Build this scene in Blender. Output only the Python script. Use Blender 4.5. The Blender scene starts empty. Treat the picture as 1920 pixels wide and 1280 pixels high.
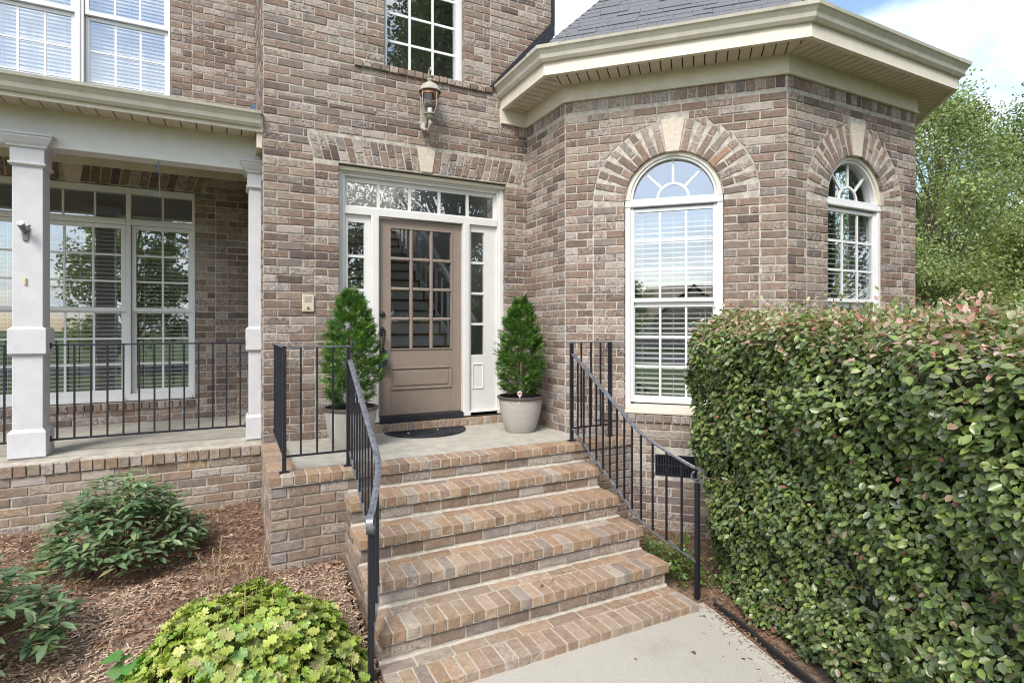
import bpy, bmesh, math, random
import numpy as np
from mathutils import Vector, Matrix
random.seed(7); rng = np.random.default_rng(11)
R = math.radians; PI = math.pi
S = bpy.context.scene; COL = S.collection

# ------------------------------------------------------------------ camera, sky, sun, exposure
PSI = R(26.8); FPX = 1035.0; HZ = 612.0; EYE = 1.13
cd = bpy.data.cameras.new('camera'); cam = bpy.data.objects.new('camera', cd); COL.objects.link(cam)
cam.location = (0, 0, EYE); cam.rotation_euler = (PI/2, 0, -PSI)
cd.sensor_width = 36; cd.lens = 36*FPX/1920; cd.shift_y = -(640-HZ)/1920; cd.clip_start = .05; cd.clip_end = 900
S.camera = cam
SUN_EL, SUN_ROT = R(48), R(226)          # soft sun, high, behind the camera and a little to the left
w = bpy.data.worlds.new('World'); S.world = w; w.use_nodes = True
nt = w.node_tree; N = nt.nodes; L = nt.links
bg = N['Background']; bg.inputs['Strength'].default_value = 0.11
sky = N.new('ShaderNodeTexSky'); sky.sky_type = 'NISHITA'; sky.sun_disc = False
sky.sun_elevation = SUN_EL; sky.sun_rotation = SUN_ROT; sky.air_density = 1.0; sky.dust_density = 1.2; sky.ozone_density = 1.0
tc = N.new('ShaderNodeTexCoord'); sp = N.new('ShaderNodeSeparateXYZ'); L.new(tc.outputs['Generated'], sp.inputs[0])
mz = N.new('ShaderNodeMath'); mz.operation = 'MAXIMUM'; mz.inputs[1].default_value = 0.0; L.new(sp.outputs['Z'], mz.inputs[0])
az = N.new('ShaderNodeMath'); az.operation = 'ADD'; az.inputs[1].default_value = 0.22; L.new(mz.outputs[0], az.inputs[0])
dv = N.new('ShaderNodeVectorMath'); dv.operation = 'DIVIDE'; L.new(tc.outputs['Generated'], dv.inputs[0])
cb = N.new('ShaderNodeCombineXYZ')
for k in range(3): L.new(az.outputs[0], cb.inputs[k])
L.new(cb.outputs[0], dv.inputs[1])
nz = N.new('ShaderNodeTexNoise'); nz.inputs['Scale'].default_value = 1.35; nz.inputs['Detail'].default_value = 7; nz.inputs['Roughness'].default_value = .55
L.new(dv.outputs[0], nz.inputs['Vector'])
cr = N.new('ShaderNodeValToRGB'); cr.color_ramp.elements[0].position = .40; cr.color_ramp.elements[1].position = .60
L.new(nz.outputs['Fac'], cr.inputs[0])
nz2 = N.new('ShaderNodeTexNoise'); nz2.inputs['Scale'].default_value = 2.6; nz2.inputs['Detail'].default_value = 5
L.new(dv.outputs[0], nz2.inputs['Vector'])
cr2 = N.new('ShaderNodeValToRGB'); cr2.color_ramp.elements[0].position = .3; cr2.color_ramp.elements[1].position = .7
cr2.color_ramp.elements[0].color = (4.2, 4.6, 5.3, 1); cr2.color_ramp.elements[1].color = (7.6, 7.7, 7.9, 1)
L.new(nz2.outputs['Fac'], cr2.inputs[0])
mx = N.new('ShaderNodeMixRGB'); L.new(cr.outputs[0], mx.inputs[0]); L.new(sky.outputs[0], mx.inputs[1]); L.new(cr2.outputs[0], mx.inputs[2])
L.new(mx.outputs[0], bg.inputs['Color'])
sd = bpy.data.lights.new('sun', 'SUN'); sd.energy = 1.5; sd.angle = R(22); sd.color = (1, .95, .87)
sun = bpy.data.objects.new('sun', sd); COL.objects.link(sun)
sdir = Vector((math.sin(SUN_ROT)*math.cos(SUN_EL), math.cos(SUN_ROT)*math.cos(SUN_EL), math.sin(SUN_EL)))
sun.rotation_euler = sdir.to_track_quat('Z', 'Y').to_euler(); sun.location = (0, -4, 12)
S.view_settings.view_transform = 'Standard'; S.view_settings.look = 'None'; S.view_settings.gamma = 1; S.view_settings.use_curve_mapping = False
S.view_settings.exposure = 1.5
S.render.engine = 'CYCLES'; S.cycles.max_bounces = 8; S.cycles.transparent_max_bounces = 24; S.cycles.use_denoising = True; S.cycles.filter_width = 1.1
S.cycles.sample_clamp_indirect = 6; S.cycles.caustics_reflective = False; S.cycles.caustics_refractive = False

def project(p):
    s, c = math.sin(PSI), math.cos(PSI); d = p[0]*s+p[1]*c; r = p[0]*c-p[1]*s
    if d < .1: return None
    return 960+FPX*r/d, HZ-FPX*(p[2]-EYE)/d

# ------------------------------------------------------------------ materials
def mat(name):
    m = bpy.data.materials.new(name); m.use_nodes = True
    return m, m.node_tree.nodes, m.node_tree.links, m.node_tree.nodes['Principled BSDF']
def mathn(n, l, op, a, b=None, clamp=False):
    x = n.new('ShaderNodeMath'); x.operation = op; x.use_clamp = clamp
    for i, v in enumerate((a, b)):
        if v is None: continue
        if isinstance(v, (int, float)): x.inputs[i].default_value = v
        else: l.new(v, x.inputs[i])
    return x.outputs[0]
def mixc(n, l, f, a, b, mode='MIX'):
    x = n.new('ShaderNodeMixRGB'); x.blend_type = mode
    for i, v in enumerate((f, a, b)):
        if isinstance(v, (int, float)): x.inputs[i].default_value = v
        elif isinstance(v, tuple): x.inputs[i].default_value = (*v[:3], 1)
        else: l.new(v, x.inputs[i])
    return x.outputs[0]
def noise(n, l, scale, detail=3, vec=None, rough=.55, dist=0):
    x = n.new('ShaderNodeTexNoise'); x.inputs['Scale'].default_value = scale; x.inputs['Detail'].default_value = detail
    x.inputs['Roughness'].default_value = rough; x.inputs['Distortion'].default_value = dist
    if vec is not None: l.new(vec, x.inputs['Vector'])
    return x.outputs['Fac']
def ramp(n, l, v, p0, p1):
    x = n.new('ShaderNodeMapRange'); x.interpolation_type = 'SMOOTHSTEP'
    l.new(v, x.inputs[0]); x.inputs[1].default_value = p0; x.inputs[2].default_value = p1
    return x.outputs[0]
def wpos(n): return n.new('ShaderNodeNewGeometry').outputs['Position']
def bump(n, l, b, h, dist, strength=1.0):
    x = n.new('ShaderNodeBump'); x.inputs['Distance'].default_value = dist; x.inputs['Strength'].default_value = strength
    l.new(h, x.inputs['Height']); l.new(x.outputs[0], b.inputs['Normal'])
def src_col(n, src):
    if src == 'OBJ':
        x = n.new('ShaderNodeObjectInfo'); return x.outputs['Color'], x.outputs['Alpha']
    x = n.new('ShaderNodeAttribute'); x.attribute_name = 'tint'; return x.outputs['Color'], x.outputs['Alpha']

def brick_mat(name, src):
    m, n, l, b = mat(name); c, a = src_col(n, src); p = wpos(n)
    off = n.new('ShaderNodeVectorMath'); off.operation = 'SCALE'; off.inputs['Scale'].default_value = 37.0; l.new(c, off.inputs[0])
    ad = n.new('ShaderNodeVectorMath'); ad.operation = 'ADD'; l.new(p, ad.inputs[0]); l.new(off.outputs[0], ad.inputs[1]); v = ad.outputs[0]
    n1 = noise(n, l, 22, 5, v, .65); n2 = noise(n, l, 95, 4, v, .7); n3 = noise(n, l, 38, 6, v, .75, .6)
    k = n.new('ShaderNodeMapRange'); l.new(n1, k.inputs[0]); k.inputs[1].default_value = .25; k.inputs[2].default_value = .75; k.inputs[3].default_value = .68; k.inputs[4].default_value = 1.32
    kk = n.new('ShaderNodeCombineXYZ')
    for i in range(3): l.new(k.outputs[0], kk.inputs[i])
    base = mixc(n, l, 1.0, c, kk.outputs[0], 'MULTIPLY')
    th = mathn(n, l, 'MULTIPLY_ADD', a, -.32); n_th = th.node; n_th.inputs[2].default_value = .64
    wf = mathn(n, l, 'SUBTRACT', n3, th); wf = mathn(n, l, 'MULTIPLY', wf, 9.0, True)
    wf = mathn(n, l, 'MULTIPLY', wf, .72)
    base = mixc(n, l, wf, base, (.48, .43, .39))
    pit = ramp(n, l, n2, .40, .30); pit = mathn(n, l, 'MULTIPLY', pit, .75)
    base = mixc(n, l, pit, base, (.055, .042, .036))
    spk = ramp(n, l, n2, .66, .74); spk = mathn(n, l, 'MULTIPLY', spk, .4)
    base = mixc(n, l, spk, base, (.5, .45, .38))
    l.new(base, b.inputs['Base Color']); b.inputs['Roughness'].default_value = .92; b.inputs['Specular IOR Level'].default_value = .2
    big = noise(n, l, .9, 4, p, .6); base = mixc(n, l, mathn(n, l, 'MULTIPLY', ramp(n, l, big, .45, .72), .30), base, (.37, .335, .295))
    big2 = noise(n, l, 1.7, 5, p, .65); base = mixc(n, l, mathn(n, l, 'MULTIPLY', ramp(n, l, big2, .56, .74), .28), base, (.10, .08, .066))
    l.new(base, b.inputs['Base Color']); h = mathn(n, l, 'ADD', n1, n2); bump(n, l, b, h, .007, 1.0)
    return m
def simple(name, col, rough=.6, n_scale=None, n_amt=.15, bmp=0, b_scale=80, spec=.4, metal=0, dirt=None):
    m, n, l, b = mat(name); b.inputs['Roughness'].default_value = rough; b.inputs['Specular IOR Level'].default_value = spec; b.inputs['Metallic'].default_value = metal
    c = None; p = wpos(n)
    if n_scale:
        f = noise(n, l, n_scale, 6, p, .62)
        lo = tuple(x*(1-n_amt) for x in col); hi = tuple(min(.95, x*(1+n_amt)) for x in col)
        c = mixc(n, l, ramp(n, l, f, .3, .7), lo, hi)
    if dirt:
        sc = n.new('ShaderNodeVectorMath'); sc.operation = 'MULTIPLY'; sc.inputs[1].default_value = dirt[3]; l.new(p, sc.inputs[0])
        f = noise(n, l, dirt[1], 7, sc.outputs[0], .68)
        f = mathn(n, l, 'MULTIPLY', ramp(n, l, f, .5, .75), dirt[2])
        c = mixc(n, l, f, c if c is not None else col, dirt[0])
    if c is None: b.inputs['Base Color'].default_value = (*col, 1)
    else: l.new(c, b.inputs['Base Color'])
    if bmp: bump(n, l, b, noise(n, l, b_scale, 5, p, .65), bmp)
    return m
def leaf_mat(name, src, rough=.42, trans=.25, spec=.5, tcol=(1.15, 1.25, .55)):
    m, n, l, b = mat(name); c, a = src_col(n, src); p = wpos(n)
    f = noise(n, l, 55, 3, p); c = mixc(n, l, mathn(n, l, 'MULTIPLY', ramp(n, l, f, .35, .7), .45), c, mixc(n, l, 1.0, c, (1.45, 1.35, 1.0), 'MULTIPLY'))
    l.new(c, b.inputs['Base Color']); b.inputs['Roughness'].default_value = rough; b.inputs['Specular IOR Level'].default_value = spec
    t = n.new('ShaderNodeBsdfTranslucent'); l.new(mixc(n, l, 1.0, c, tcol, 'MULTIPLY'), t.inputs['Color'])
    ms = n.new('ShaderNodeMixShader'); ms.inputs[0].default_value = trans
    l.new(b.outputs[0], ms.inputs[1]); l.new(t.outputs[0], ms.inputs[2]); l.new(ms.outputs[0], n['Material Output'].inputs['Surface'])
    return m
def glass_mat(name, tint, lo):
    m, n, l, b = mat(name); n.remove(b)
    t = n.new('ShaderNodeBsdfTransparent'); t.inputs['Color'].default_value = (*tint, 1)
    g = n.new('ShaderNodeBsdfGlossy'); g.inputs['Roughness'].default_value = .004; g.inputs['Color'].default_value = (.95, .97, 1, 1)
    ge = n.new('ShaderNodeNewGeometry'); dt = n.new('ShaderNodeVectorMath'); dt.operation = 'DOT_PRODUCT'; l.new(ge.outputs['Normal'], dt.inputs[0]); l.new(ge.outputs['Incoming'], dt.inputs[1])
    q = mathn(n, l, 'SUBTRACT', 1.0, mathn(n, l, 'ABSOLUTE', dt.outputs['Value']), True); q = mathn(n, l, 'POWER', q, 5.0)
    k = mathn(n, l, 'MULTIPLY', q, 1.0-lo); k = mathn(n, l, 'ADD', k, lo, True)
    wv = noise(n, l, 1.6, 2, wpos(n)); bm = n.new('ShaderNodeBump'); bm.inputs['Distance'].default_value = .004; bm.inputs['Strength'].default_value = .25
    l.new(wv, bm.inputs['Height']); l.new(bm.outputs[0], g.inputs['Normal'])
    ms = n.new('ShaderNodeMixShader'); l.new(k, ms.inputs[0]); l.new(t.outputs[0], ms.inputs[1]); l.new(g.outputs[0], ms.inputs[2])
    l.new(ms.outputs[0], n['Material Output'].inputs['Surface'])
    return m
M = {}
M['brick'] = brick_mat('brick', 'OBJ'); M['brickj'] = brick_mat('brick_joined', 'ATTR')
M['mortar'] = simple('mortar', (.44, .405, .35), .95, 18, .25, .004, 130, .15, dirt=((.2, .175, .145), 3.0, .5, (1, 1, 1)))
M['stone'] = simple('limestone', (.56, .49, .41), .85, 30, .12, .002, 160, .2)
M['white'] = simple('white_paint', (.66, .65, .625), .45, 6, .03, .0006, 60, .4, dirt=((.55, .51, .43), 2.2, .22, (1, 1, .35)))
M['vinyl'] = simple('white_vinyl', (.70, .70, .695), .38, 5, .03, 0, 60, .4)
M['cream'] = simple('cream_trim', (.66, .605, .505), .5, 5, .05, .0006, 70, .35, dirt=((.40, .35, .24), 2.6, .32, (1, 1, .22)))
M['gutter'] = simple('gutter_paint', (.53, .495, .42), .45, 4, .07, .0005, 50, .4, dirt=((.34, .30, .21), 4.0, .42, (2.2, 2.2, .3)))
M['soffit'] = simple('soffit_vinyl', (.56, .495, .40), .55, 7, .06, 0, 60, .3)
M['gap'] = simple('gap_shade', (.05, .042, .03), .9)  # near-black stands in for the shade between soffit boards
M['column'] = simple('column_paint', (.57, .565, .585), .55, 10, .05, .0012, 90, .3, dirt=((.5, .46, .38), 2.5, .4, (1, 1, .3)))
M['iron'] = simple('black_iron', (.013, .014, .021), .38, 60, .35, .0012, 220, .5)
M['ironrail'] = simple('iron_handrail_sky_sheen', (.10, .104, .118), .30, 45, .5, .001, 180, .9)  # black iron made greyer: the sky's reflection is put into the colour
M['concrete'] = simple('landing_concrete', (.385, .365, .315), .88, 7, .13, .0015, 130, .2, dirt=((.27, .25, .205), 2.2, .55, (1, 1, 1)))
M['walk'] = simple('walkway_concrete', (.40, .38, .335), .9, 150, .2, .0025, 260, .2, dirt=((.30, .275, .23), 2.6, .5, (1, 1, 1)))
M['walkb'] = simple('walkway_smooth_border', (.42, .40, .355), .85, 40, .10, .001, 160, .25, dirt=((.30, .27, .22), 4.0, .45, (1, 1, 1)))
M['door'] = simple('taupe_door_paint', (.25, .198, .162), .42, 9, .05, .0004, 50, .45)
M['glass'] = glass_mat('window_glass', (.97, .985, .985), .19)
M['doorglass'] = glass_mat('door_glass', (.97, .985, .985), .045)
M['blind'] = simple('blind_slat', (.66, .655, .64), .5)
M['room'] = simple('room_wall', (.42, .40, .37), .9)
M['roomdark'] = simple('dining_room_wall', (.38, .36, .33), .9)
M['tread'] = simple('stair_tread_wood', (.16, .075, .035), .4, 12, .3)
M['riser'] = simple('stair_riser_paint', (.75, .75, .75), .6)
M['rubber'] = simple('black_rubber', (.02, .021, .026), .6, 60, .3, .003, 120, .4)
M['lantern'] = simple('lantern_paint', (.35, .325, .275), .5, 40, .25, .001, 120, .4, dirt=((.16, .14, .1), 12., .6, (1, 1, 1)))
M['copper'] = simple('lantern_roof_inside', (.20, .085, .035), .45)
M['bulb'] = glass_mat('bulb_glass', (.95, .95, .93), .06)
M['bronze'] = simple('dark_bronze', (.035, .033, .045), .3, 30, .2, 0, 60, .6, .4)
M['steel'] = simple('blue_grey_lockbox', (.10, .14, .22), .45)
M['bracket'] = simple('grey_cast_metal', (.16, .165, .18), .4, 40, .3, 0, 60, .6, .3)
M['plate'] = simple('almond_plastic', (.55, .49, .36), .5)
M['pot'] = None
M['potrim'] = simple('pot_rim', (.075, .06, .055), .4, 20, .2)
M['soil'] = simple('potting_soil', (.05, .035, .025), .95, 30, .4, .01, 60)
M['shingle'] = simple('asphalt_shingle', (.145, .148, .158), .95, 130, .45, .003, 260, .2)
M['tar'] = simple('black_flashing', (.014, .016, .024), .6, 20, .4, .006, 40)
M['mulchbed'] = simple('mulch_ground', (.20, .14, .10), .95, 16, .5, .02, 45, .15)
M['lawn'] = simple('lawn_grass', (.10, .135, .045), .9, 3, .35, .03, 40, .2)
M['edging'] = simple('black_edging', (.02, .02, .02), .5)
M['bark'] = simple('bark', (.16, .125, .095), .9, 20, .35, .01, 40)
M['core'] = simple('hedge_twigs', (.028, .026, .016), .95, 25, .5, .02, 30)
M['stem'] = simple('brown_stem', (.16, .085, .055), .7)
M['dry'] = simple('dry_stem', (.42, .31, .17), .8)
M['chip'] = leaf_mat('mulch_chip', 'ATTR', .9, 0.0, .15)
M['hleaf'] = leaf_mat('hedge_leaf', 'ATTR', .33, .28, .6); M['hleafo'] = leaf_mat('hedge_leaf_single', 'OBJ', .33, .28, .6)
M['sleaf'] = leaf_mat('shrub_leaf', 'ATTR', .40, .25, .6); M['sleafo'] = leaf_mat('shrub_leaf_single', 'OBJ', .40, .25, .6)
M['tleaf'] = leaf_mat('tree_leaf', 'ATTR', .55, .35)
M['conif'] = leaf_mat('conifer_leaf', 'ATTR', .55, .2)
M['litter'] = leaf_mat('fallen_leaf', 'OBJ', .8, .1, .2)
M['ylw'] = simple('yellowed_cleat', (.55, .45, .22), .5)
M['tag'] = simple('plant_tag_white', (.75, .72, .68), .5); M['tagred'] = simple('plant_tag_red', (.5, .05, .04), .5)
M['nroof'] = simple('neighbour_roof', (.40, .32, .23), .9, 6, .2); M['nwall'] = simple('neighbour_wall', (.42, .36, .29), .9, 6, .15)
M['asphalt'] = simple('asphalt', (.06, .06, .06), .9, 40, .2)

# ------------------------------------------------------------------ object helpers
def link(o, parent=None):
    COL.objects.link(o)
    if parent is not None:
        o.parent = parent; o.matrix_parent_inverse = WM[parent.name].inverted()
    WM[o.name] = Matrix.LocRotScale(o.location, o.rotation_euler, o.scale)
    return o
WM = {}
def tag(o, label=None, cat=None, group=None, kind=None):
    for k, v in (('label', label), ('category', cat), ('group', group), ('kind', kind)):
        if v: o[k] = v
    return o
def thing(name, label, cat, loc=(0, 0, 0), group=None):
    o = bpy.data.objects.new(name, None); o.location = loc; o.empty_display_size = .2
    return tag(link(o), label, cat, group)
class MB:
    """Collects boxes, prisms, tubes and lathes; build() links them as one mesh object."""
    def __init__(s, F=None): s.v = []; s.f = []; s.F = F; s.sm = False
    def P(s, p): return s.F(p) if s.F else tuple(p)
    def add(s, vs, fs):
        o = len(s.v); s.v += [s.P(p) for p in vs]; s.f += [tuple(i+o for i in f) for f in fs]; return s
    def box(s, x0, x1, y0, y1, z0, z1):
        return s.add([(x, y, z) for x in (x0, x1) for y in (y0, y1) for z in (z0, z1)],
                     [(0, 1, 3, 2), (4, 6, 7, 5), (0, 4, 5, 1), (2, 3, 7, 6), (0, 2, 6, 4), (1, 5, 7, 3)])
    def prism(s, poly, y0, y1):          # polygon in (x,z), extruded in y
        k = len(poly); vs = [(a, y0, b) for a, b in poly]+[(a, y1, b) for a, b in poly]
        return s.add(vs, [tuple(range(k)), tuple(range(2*k-1, k-1, -1))]+[(i, i+k, (i+1) % k+k, (i+1) % k) for i in range(k)])
    def slab(s, poly, z0, z1):           # polygon in (x,y), extruded in z
        k = len(poly); vs = [(a, b, z0) for a, b in poly]+[(a, b, z1) for a, b in poly]
        return s.add(vs, [tuple(range(k-1, -1, -1)), tuple(range(k, 2*k))]+[(i, (i+1) % k, (i+1) % k+k, i+k) for i in range(k)])
    def tube(s, pts, rad, n=8, caps=True):
        pts = [Vector(p) for p in pts]; k = len(pts); rad = rad if isinstance(rad, (list, tuple)) else [rad]*k
        vs = []; ref = None
        for i, p in enumerate(pts):
            t = (pts[min(i+1, k-1)]-pts[max(i-1, 0)]).normalized()
            if ref is None: ref = t.orthogonal().normalized()
            a = (ref-t*ref.dot(t)); a = a.normalized() if a.length > 1e-5 else t.orthogonal().normalized(); ref = a; b = t.cross(a)
            vs += [tuple(p+(a*math.cos(2*PI*j/n)+b*math.sin(2*PI*j/n))*rad[i]) for j in range(n)]
        fs = [(i*n+j, i*n+(j+1) % n, (i+1)*n+(j+1) % n, (i+1)*n+j) for i in range(k-1) for j in range(n)]
        if caps: fs += [tuple(range(n-1, -1, -1)), tuple(range((k-1)*n, k*n))]
        return s.add(vs, fs)
    def lathe(s, prof, c=(0, 0, 0), n=24, cap=True):
        vs = [(c[0]+r*math.cos(2*PI*j/n), c[1]+r*math.sin(2*PI*j/n), c[2]+z) for r, z in prof for j in range(n)]
        k = len(prof); fs = [(i*n+j, i*n+(j+1) % n, (i+1)*n+(j+1) % n, (i+1)*n+j) for i in range(k-1) for j in range(n)]
        if cap: fs += [tuple(range(n-1, -1, -1)), tuple(range((k-1)*n, k*n))]
        return s.add(vs, fs)
    def sweep(s, pts, prof, sides=None):  # profile (a sideways, b up) along pts
        pts = [Vector(p) for p in pts]; k = len(pts); m = len(prof); vs = []
        for i, p in enumerate(pts):
            t = (pts[min(i+1, k-1)]-pts[max(i-1, 0)]).normalized()
            sd_ = Vector(sides[i]) if sides else t.cross(Vector((0, 0, 1)))
            sd_ = (sd_-t*sd_.dot(t)).normalized(); up = sd_.cross(t)
            vs += [tuple(p+sd_*a+up*b) for a, b in prof]
        fs = [(i*m+j, (i+1)*m+j, (i+1)*m+(j+1) % m, i*m+(j+1) % m) for i in range(k-1) for j in range(m)]
        fs += [tuple(range(m)), tuple(range(k*m-1, (k-1)*m-1, -1))]
        return s.add(vs, fs)
    def run(s, path, prof, close=False):  # profile (outward offset, z) along a plan path, mitred
        k = len(path); m = len(prof); vs = []
        nrm = []
        for i in range(k-1):
            d = (Vector(path[i+1])-Vector(path[i])).normalized(); nrm.append(Vector((-d.y, d.x))*OUT)
        for i in range(k):
            if i == 0: mv = nrm[0]
            elif i == k-1: mv = nrm[-1]
            else:
                mv = nrm[i-1]+nrm[i]; mv = mv/mv.dot(nrm[i])
            vs += [(path[i][0]+mv.x*o, path[i][1]+mv.y*o, z) for o, z in prof]
        fs = [(i*m+j, (i+1)*m+j, (i+1)*m+(j+1) % m, i*m+(j+1) % m) for i in range(k-1) for j in range(m)]
        fs += [tuple(range(m)), tuple(range(k*m-1, (k-1)*m-1, -1))]
        return s.add(vs, fs)
    def mesh(s, name, m=None, smooth=False):
        me = bpy.data.meshes.new(name); me.from_pydata(s.v, [], s.f); me.validate()
        bm = bmesh.new(); bm.from_mesh(me); bmesh.ops.recalc_face_normals(bm, faces=bm.faces); bm.to_mesh(me); bm.free()
        if m is not None: me.materials.append(m)
        if smooth:
            for p in me.polygons: p.use_smooth = True
            me.set_sharp_from_angle(angle=R(40))
        return me
    def build(s, name, m, parent=None, smooth=False, bev=0):
        o = bpy.data.objects.new(name, s.mesh(name, m, smooth))
        if bev:
            b = o.modifiers.new('edge', 'BEVEL'); b.width = bev; b.segments = 2; b.limit_method = 'ANGLE'
        return link(o, parent)
OUT = -1
def frame(O, a):
    """Wall frame: (u along the wall, y into the wall, z up) -> world."""
    ca, sa = math.cos(a), math.sin(a)
    return lambda p: (O[0]+ca*p[0]-sa*p[1], O[1]+sa*p[0]+ca*p[1], O[2]+p[2])
def instances(name, tv, tf, Ms, T, tints, m, parent=None, smooth=True):
    """Joins many transformed copies of one small template into a single mesh with a per-copy tint."""
    tv = np.asarray(tv, float); tf = np.asarray(tf, int); n = len(T); k = len(tv)
    V = np.einsum('nij,kj->nki', Ms, tv)+T[:, None, :]
    Fc = (tf[None]+(np.arange(n)*k)[:, None, None]).reshape(-1, 3)
    me = bpy.data.meshes.new(name); me.vertices.add(n*k); me.vertices.foreach_set('co', V.ravel().astype(np.float32))
    me.loops.add(len(Fc)*3); me.loops.foreach_set('vertex_index', Fc.ravel().astype(np.int32))
    me.polygons.add(len(Fc)); me.polygons.foreach_set('loop_start', np.arange(0, len(Fc)*3, 3, dtype=np.int32))
    me.update(calc_edges=True)
    at = me.color_attributes.new('tint', 'FLOAT_COLOR', 'POINT')
    C = np.ones((n, k, 4)); C[:, :, :3] = tints[:, None, :]; at.data.foreach_set('color', C.ravel().astype(np.float32))
    if smooth: me.polygons.foreach_set('use_smooth', np.ones(len(Fc), bool))
    me.materials.append(m)
    return link(bpy.data.objects.new(name, me), parent)
def basis(ax, nrm, ln, wd):
    """Per-leaf matrices: x along the leaf, y across, z its normal; scaled by length and width."""
    ax = ax/np.linalg.norm(ax, axis=1, keepdims=True); y = np.cross(nrm, ax); y /= np.linalg.norm(y, axis=1, keepdims=True)+1e-9; z = np.cross(ax, y)
    return np.stack([ax*ln[:, None], y*wd[:, None], z*ln[:, None]], axis=2)
OVAL = ([(0, 0, 0), (.3, -.42, .07), (.68, -.4, .06), (1, 0, -.06), (.68, .4, .06), (.3, .42, .07), (.32, 0, -.03), (.68, 0, -.04)],
        [(0, 1, 6), (1, 2, 7), (1, 7, 6), (2, 3, 7), (0, 6, 5), (6, 7, 4), (6, 4, 5), (7, 3, 4)])
LANCE = ([(0, 0, 0), (.25, -.33, .05), (.55, -.45, .03), (.82, -.22, -.06), (1, 0, -.10), (.82, .22, -.04), (.55, .45, .03), (.25, .33, .05), (.28, 0, 0), (.55, 0, -.03), (.82, 0, -.09)],
         [(0, 1, 8), (1, 2, 9), (1, 9, 8), (2, 3, 10), (2, 10, 9), (3, 4, 10), (0, 8, 7), (8, 9, 6), (8, 6, 7), (9, 10, 5), (9, 5, 6), (10, 4, 5)])
SPADE = ([(0, 0, 0), (.5, -.5, .08), (1, 0, -.05), (.5, .5, .08)], [(0, 1, 2), (0, 2, 3)])
def lobed(k=7, sub=5):
    vs = [(.5, 0, -.06)]; n = k*sub
    for i in range(n):
        a = -PI+.25+(2*PI-.5)*i/(n-1); r = .5*(.72+.26*abs(math.cos(a*k/2))**.6+.06*math.sin(i*2.3)); z = .10*abs(math.sin(a*2.2))+.07*math.cos(i*1.9)
        vs.append((.5+r*math.cos(a), r*math.sin(a), z))
    vs.append((.22, 0, 0))
    fs = [(0, i, i+1) for i in range(1, n)]+[(0, n, n+1), (0, n+1, 1)]
    return vs, fs
LOBED = lobed()
TMESH = {}
def tmesh(key, tpl, m):
    if key not in TMESH:
        me = bpy.data.meshes.new(key); me.from_pydata([tuple(v) for v in tpl[0]], [], tpl[1]); me.materials.append(m)
        for p in me.polygons: p.use_smooth = True
        TMESH[key] = me
    return TMESH[key]
def foliage(parent, tpl, P, AX, NR, LN, WD, TI, mj, mo, single=0, part='leaf', mass='leaf_mass'):
    """Leaves of one plant: the ones that show largest as single leaf objects, the rest joined."""
    Ms = basis(AX, NR, LN, WD); n = len(P); idx = np.zeros(n, bool)
    if single:
        d = P[:, 0]*math.sin(PSI)+P[:, 1]*math.cos(PSI); r = P[:, 0]*math.cos(PSI)-P[:, 1]*math.sin(PSI)
        px = 960+FPX*r/np.maximum(d, .1); py = HZ-FPX*(P[:, 2]-EYE)/np.maximum(d, .1)
        vis = (d > .3) & (px > 5) & (px < 1915) & (py > 5) & (py < 1275)
        vd = np.array([0, 0, EYE])-P; vd /= np.linalg.norm(vd, axis=1, keepdims=True)
        nn = Ms[:, :, 2]/np.linalg.norm(Ms[:, :, 2], axis=1, keepdims=True)
        sc = np.where(vis, LN*WD/np.maximum(d, .1)**2*np.abs((nn*vd).sum(1))*FRONT(P), 0)
        idx[np.argsort(-sc)[:single]] = True; idx &= sc > 0
        me = tmesh('%s_%s_%d' % (part, mo.name, len(tpl[0])), tpl, mo)
        for i in np.where(idx)[0]:
            o = bpy.data.objects.new(part, me); m4 = Matrix.Identity(4)
            for a in range(3):
                for b in range(3): m4[a][b] = Ms[i, a, b]
                m4[a][3] = P[i, a]
            o.color = (*TI[i], 1); COL.objects.link(o); o.parent = parent; o.matrix_parent_inverse = WM[parent.name].inverted(); o.matrix_basis = m4
    k = ~idx
    if k.any(): tag(instances(mass, tpl[0], tpl[1], Ms[k], P[k], TI[k], mj, parent), kind='stuff')
FRONT = lambda P: np.ones(len(P))

# ------------------------------------------------------------------ bricks
PAL = [((.208, .148, .116), 22), ((.238, .172, .136), 18), ((.175, .129, .108), 16), ((.21, .174, .156), 12), ((.275, .21, .165), 12),
       ((.135, .10, .088), 7), ((.30, .25, .215), 8), ((.245, .168, .135), 6), ((.29, .18, .125), .5)]
PALS = [((.325, .222, .145), 24), ((.30, .202, .13), 20), ((.345, .25, .172), 18), ((.27, .19, .135), 12), ((.305, .20, .13), 9), ((.28, .225, .19), 4), ((.32, .21, .135), 3), ((.36, .30, .24), 8)]
PALR = [((.26, .19, .14), 20), ((.235, .172, .13), 18), ((.24, .20, .175), 12), ((.29, .255, .23), 9), ((.195, .145, .115), 8)]
PALG = [((.29, .21, .15), 20), ((.25, .18, .13), 16), ((.31, .25, .19), 14), ((.23, .185, .155), 12), ((.34, .235, .14), 7)]
def tone(pal=PAL, white=.5):
    t = random.choices([p[0] for p in pal], [p[1] for p in pal])[0]; k = random.uniform(.86, 1.14)
    wv = random.random(); wv = (wv**1.7)*white*1.5 + (.45*white if random.random() < .16 else 0)
    return (*[c*k for c in t], min(1, wv))
BR = []          # every brick: owner part, frame origin, angle, quad in (u,z), depth, proud, tone, kind
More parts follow.
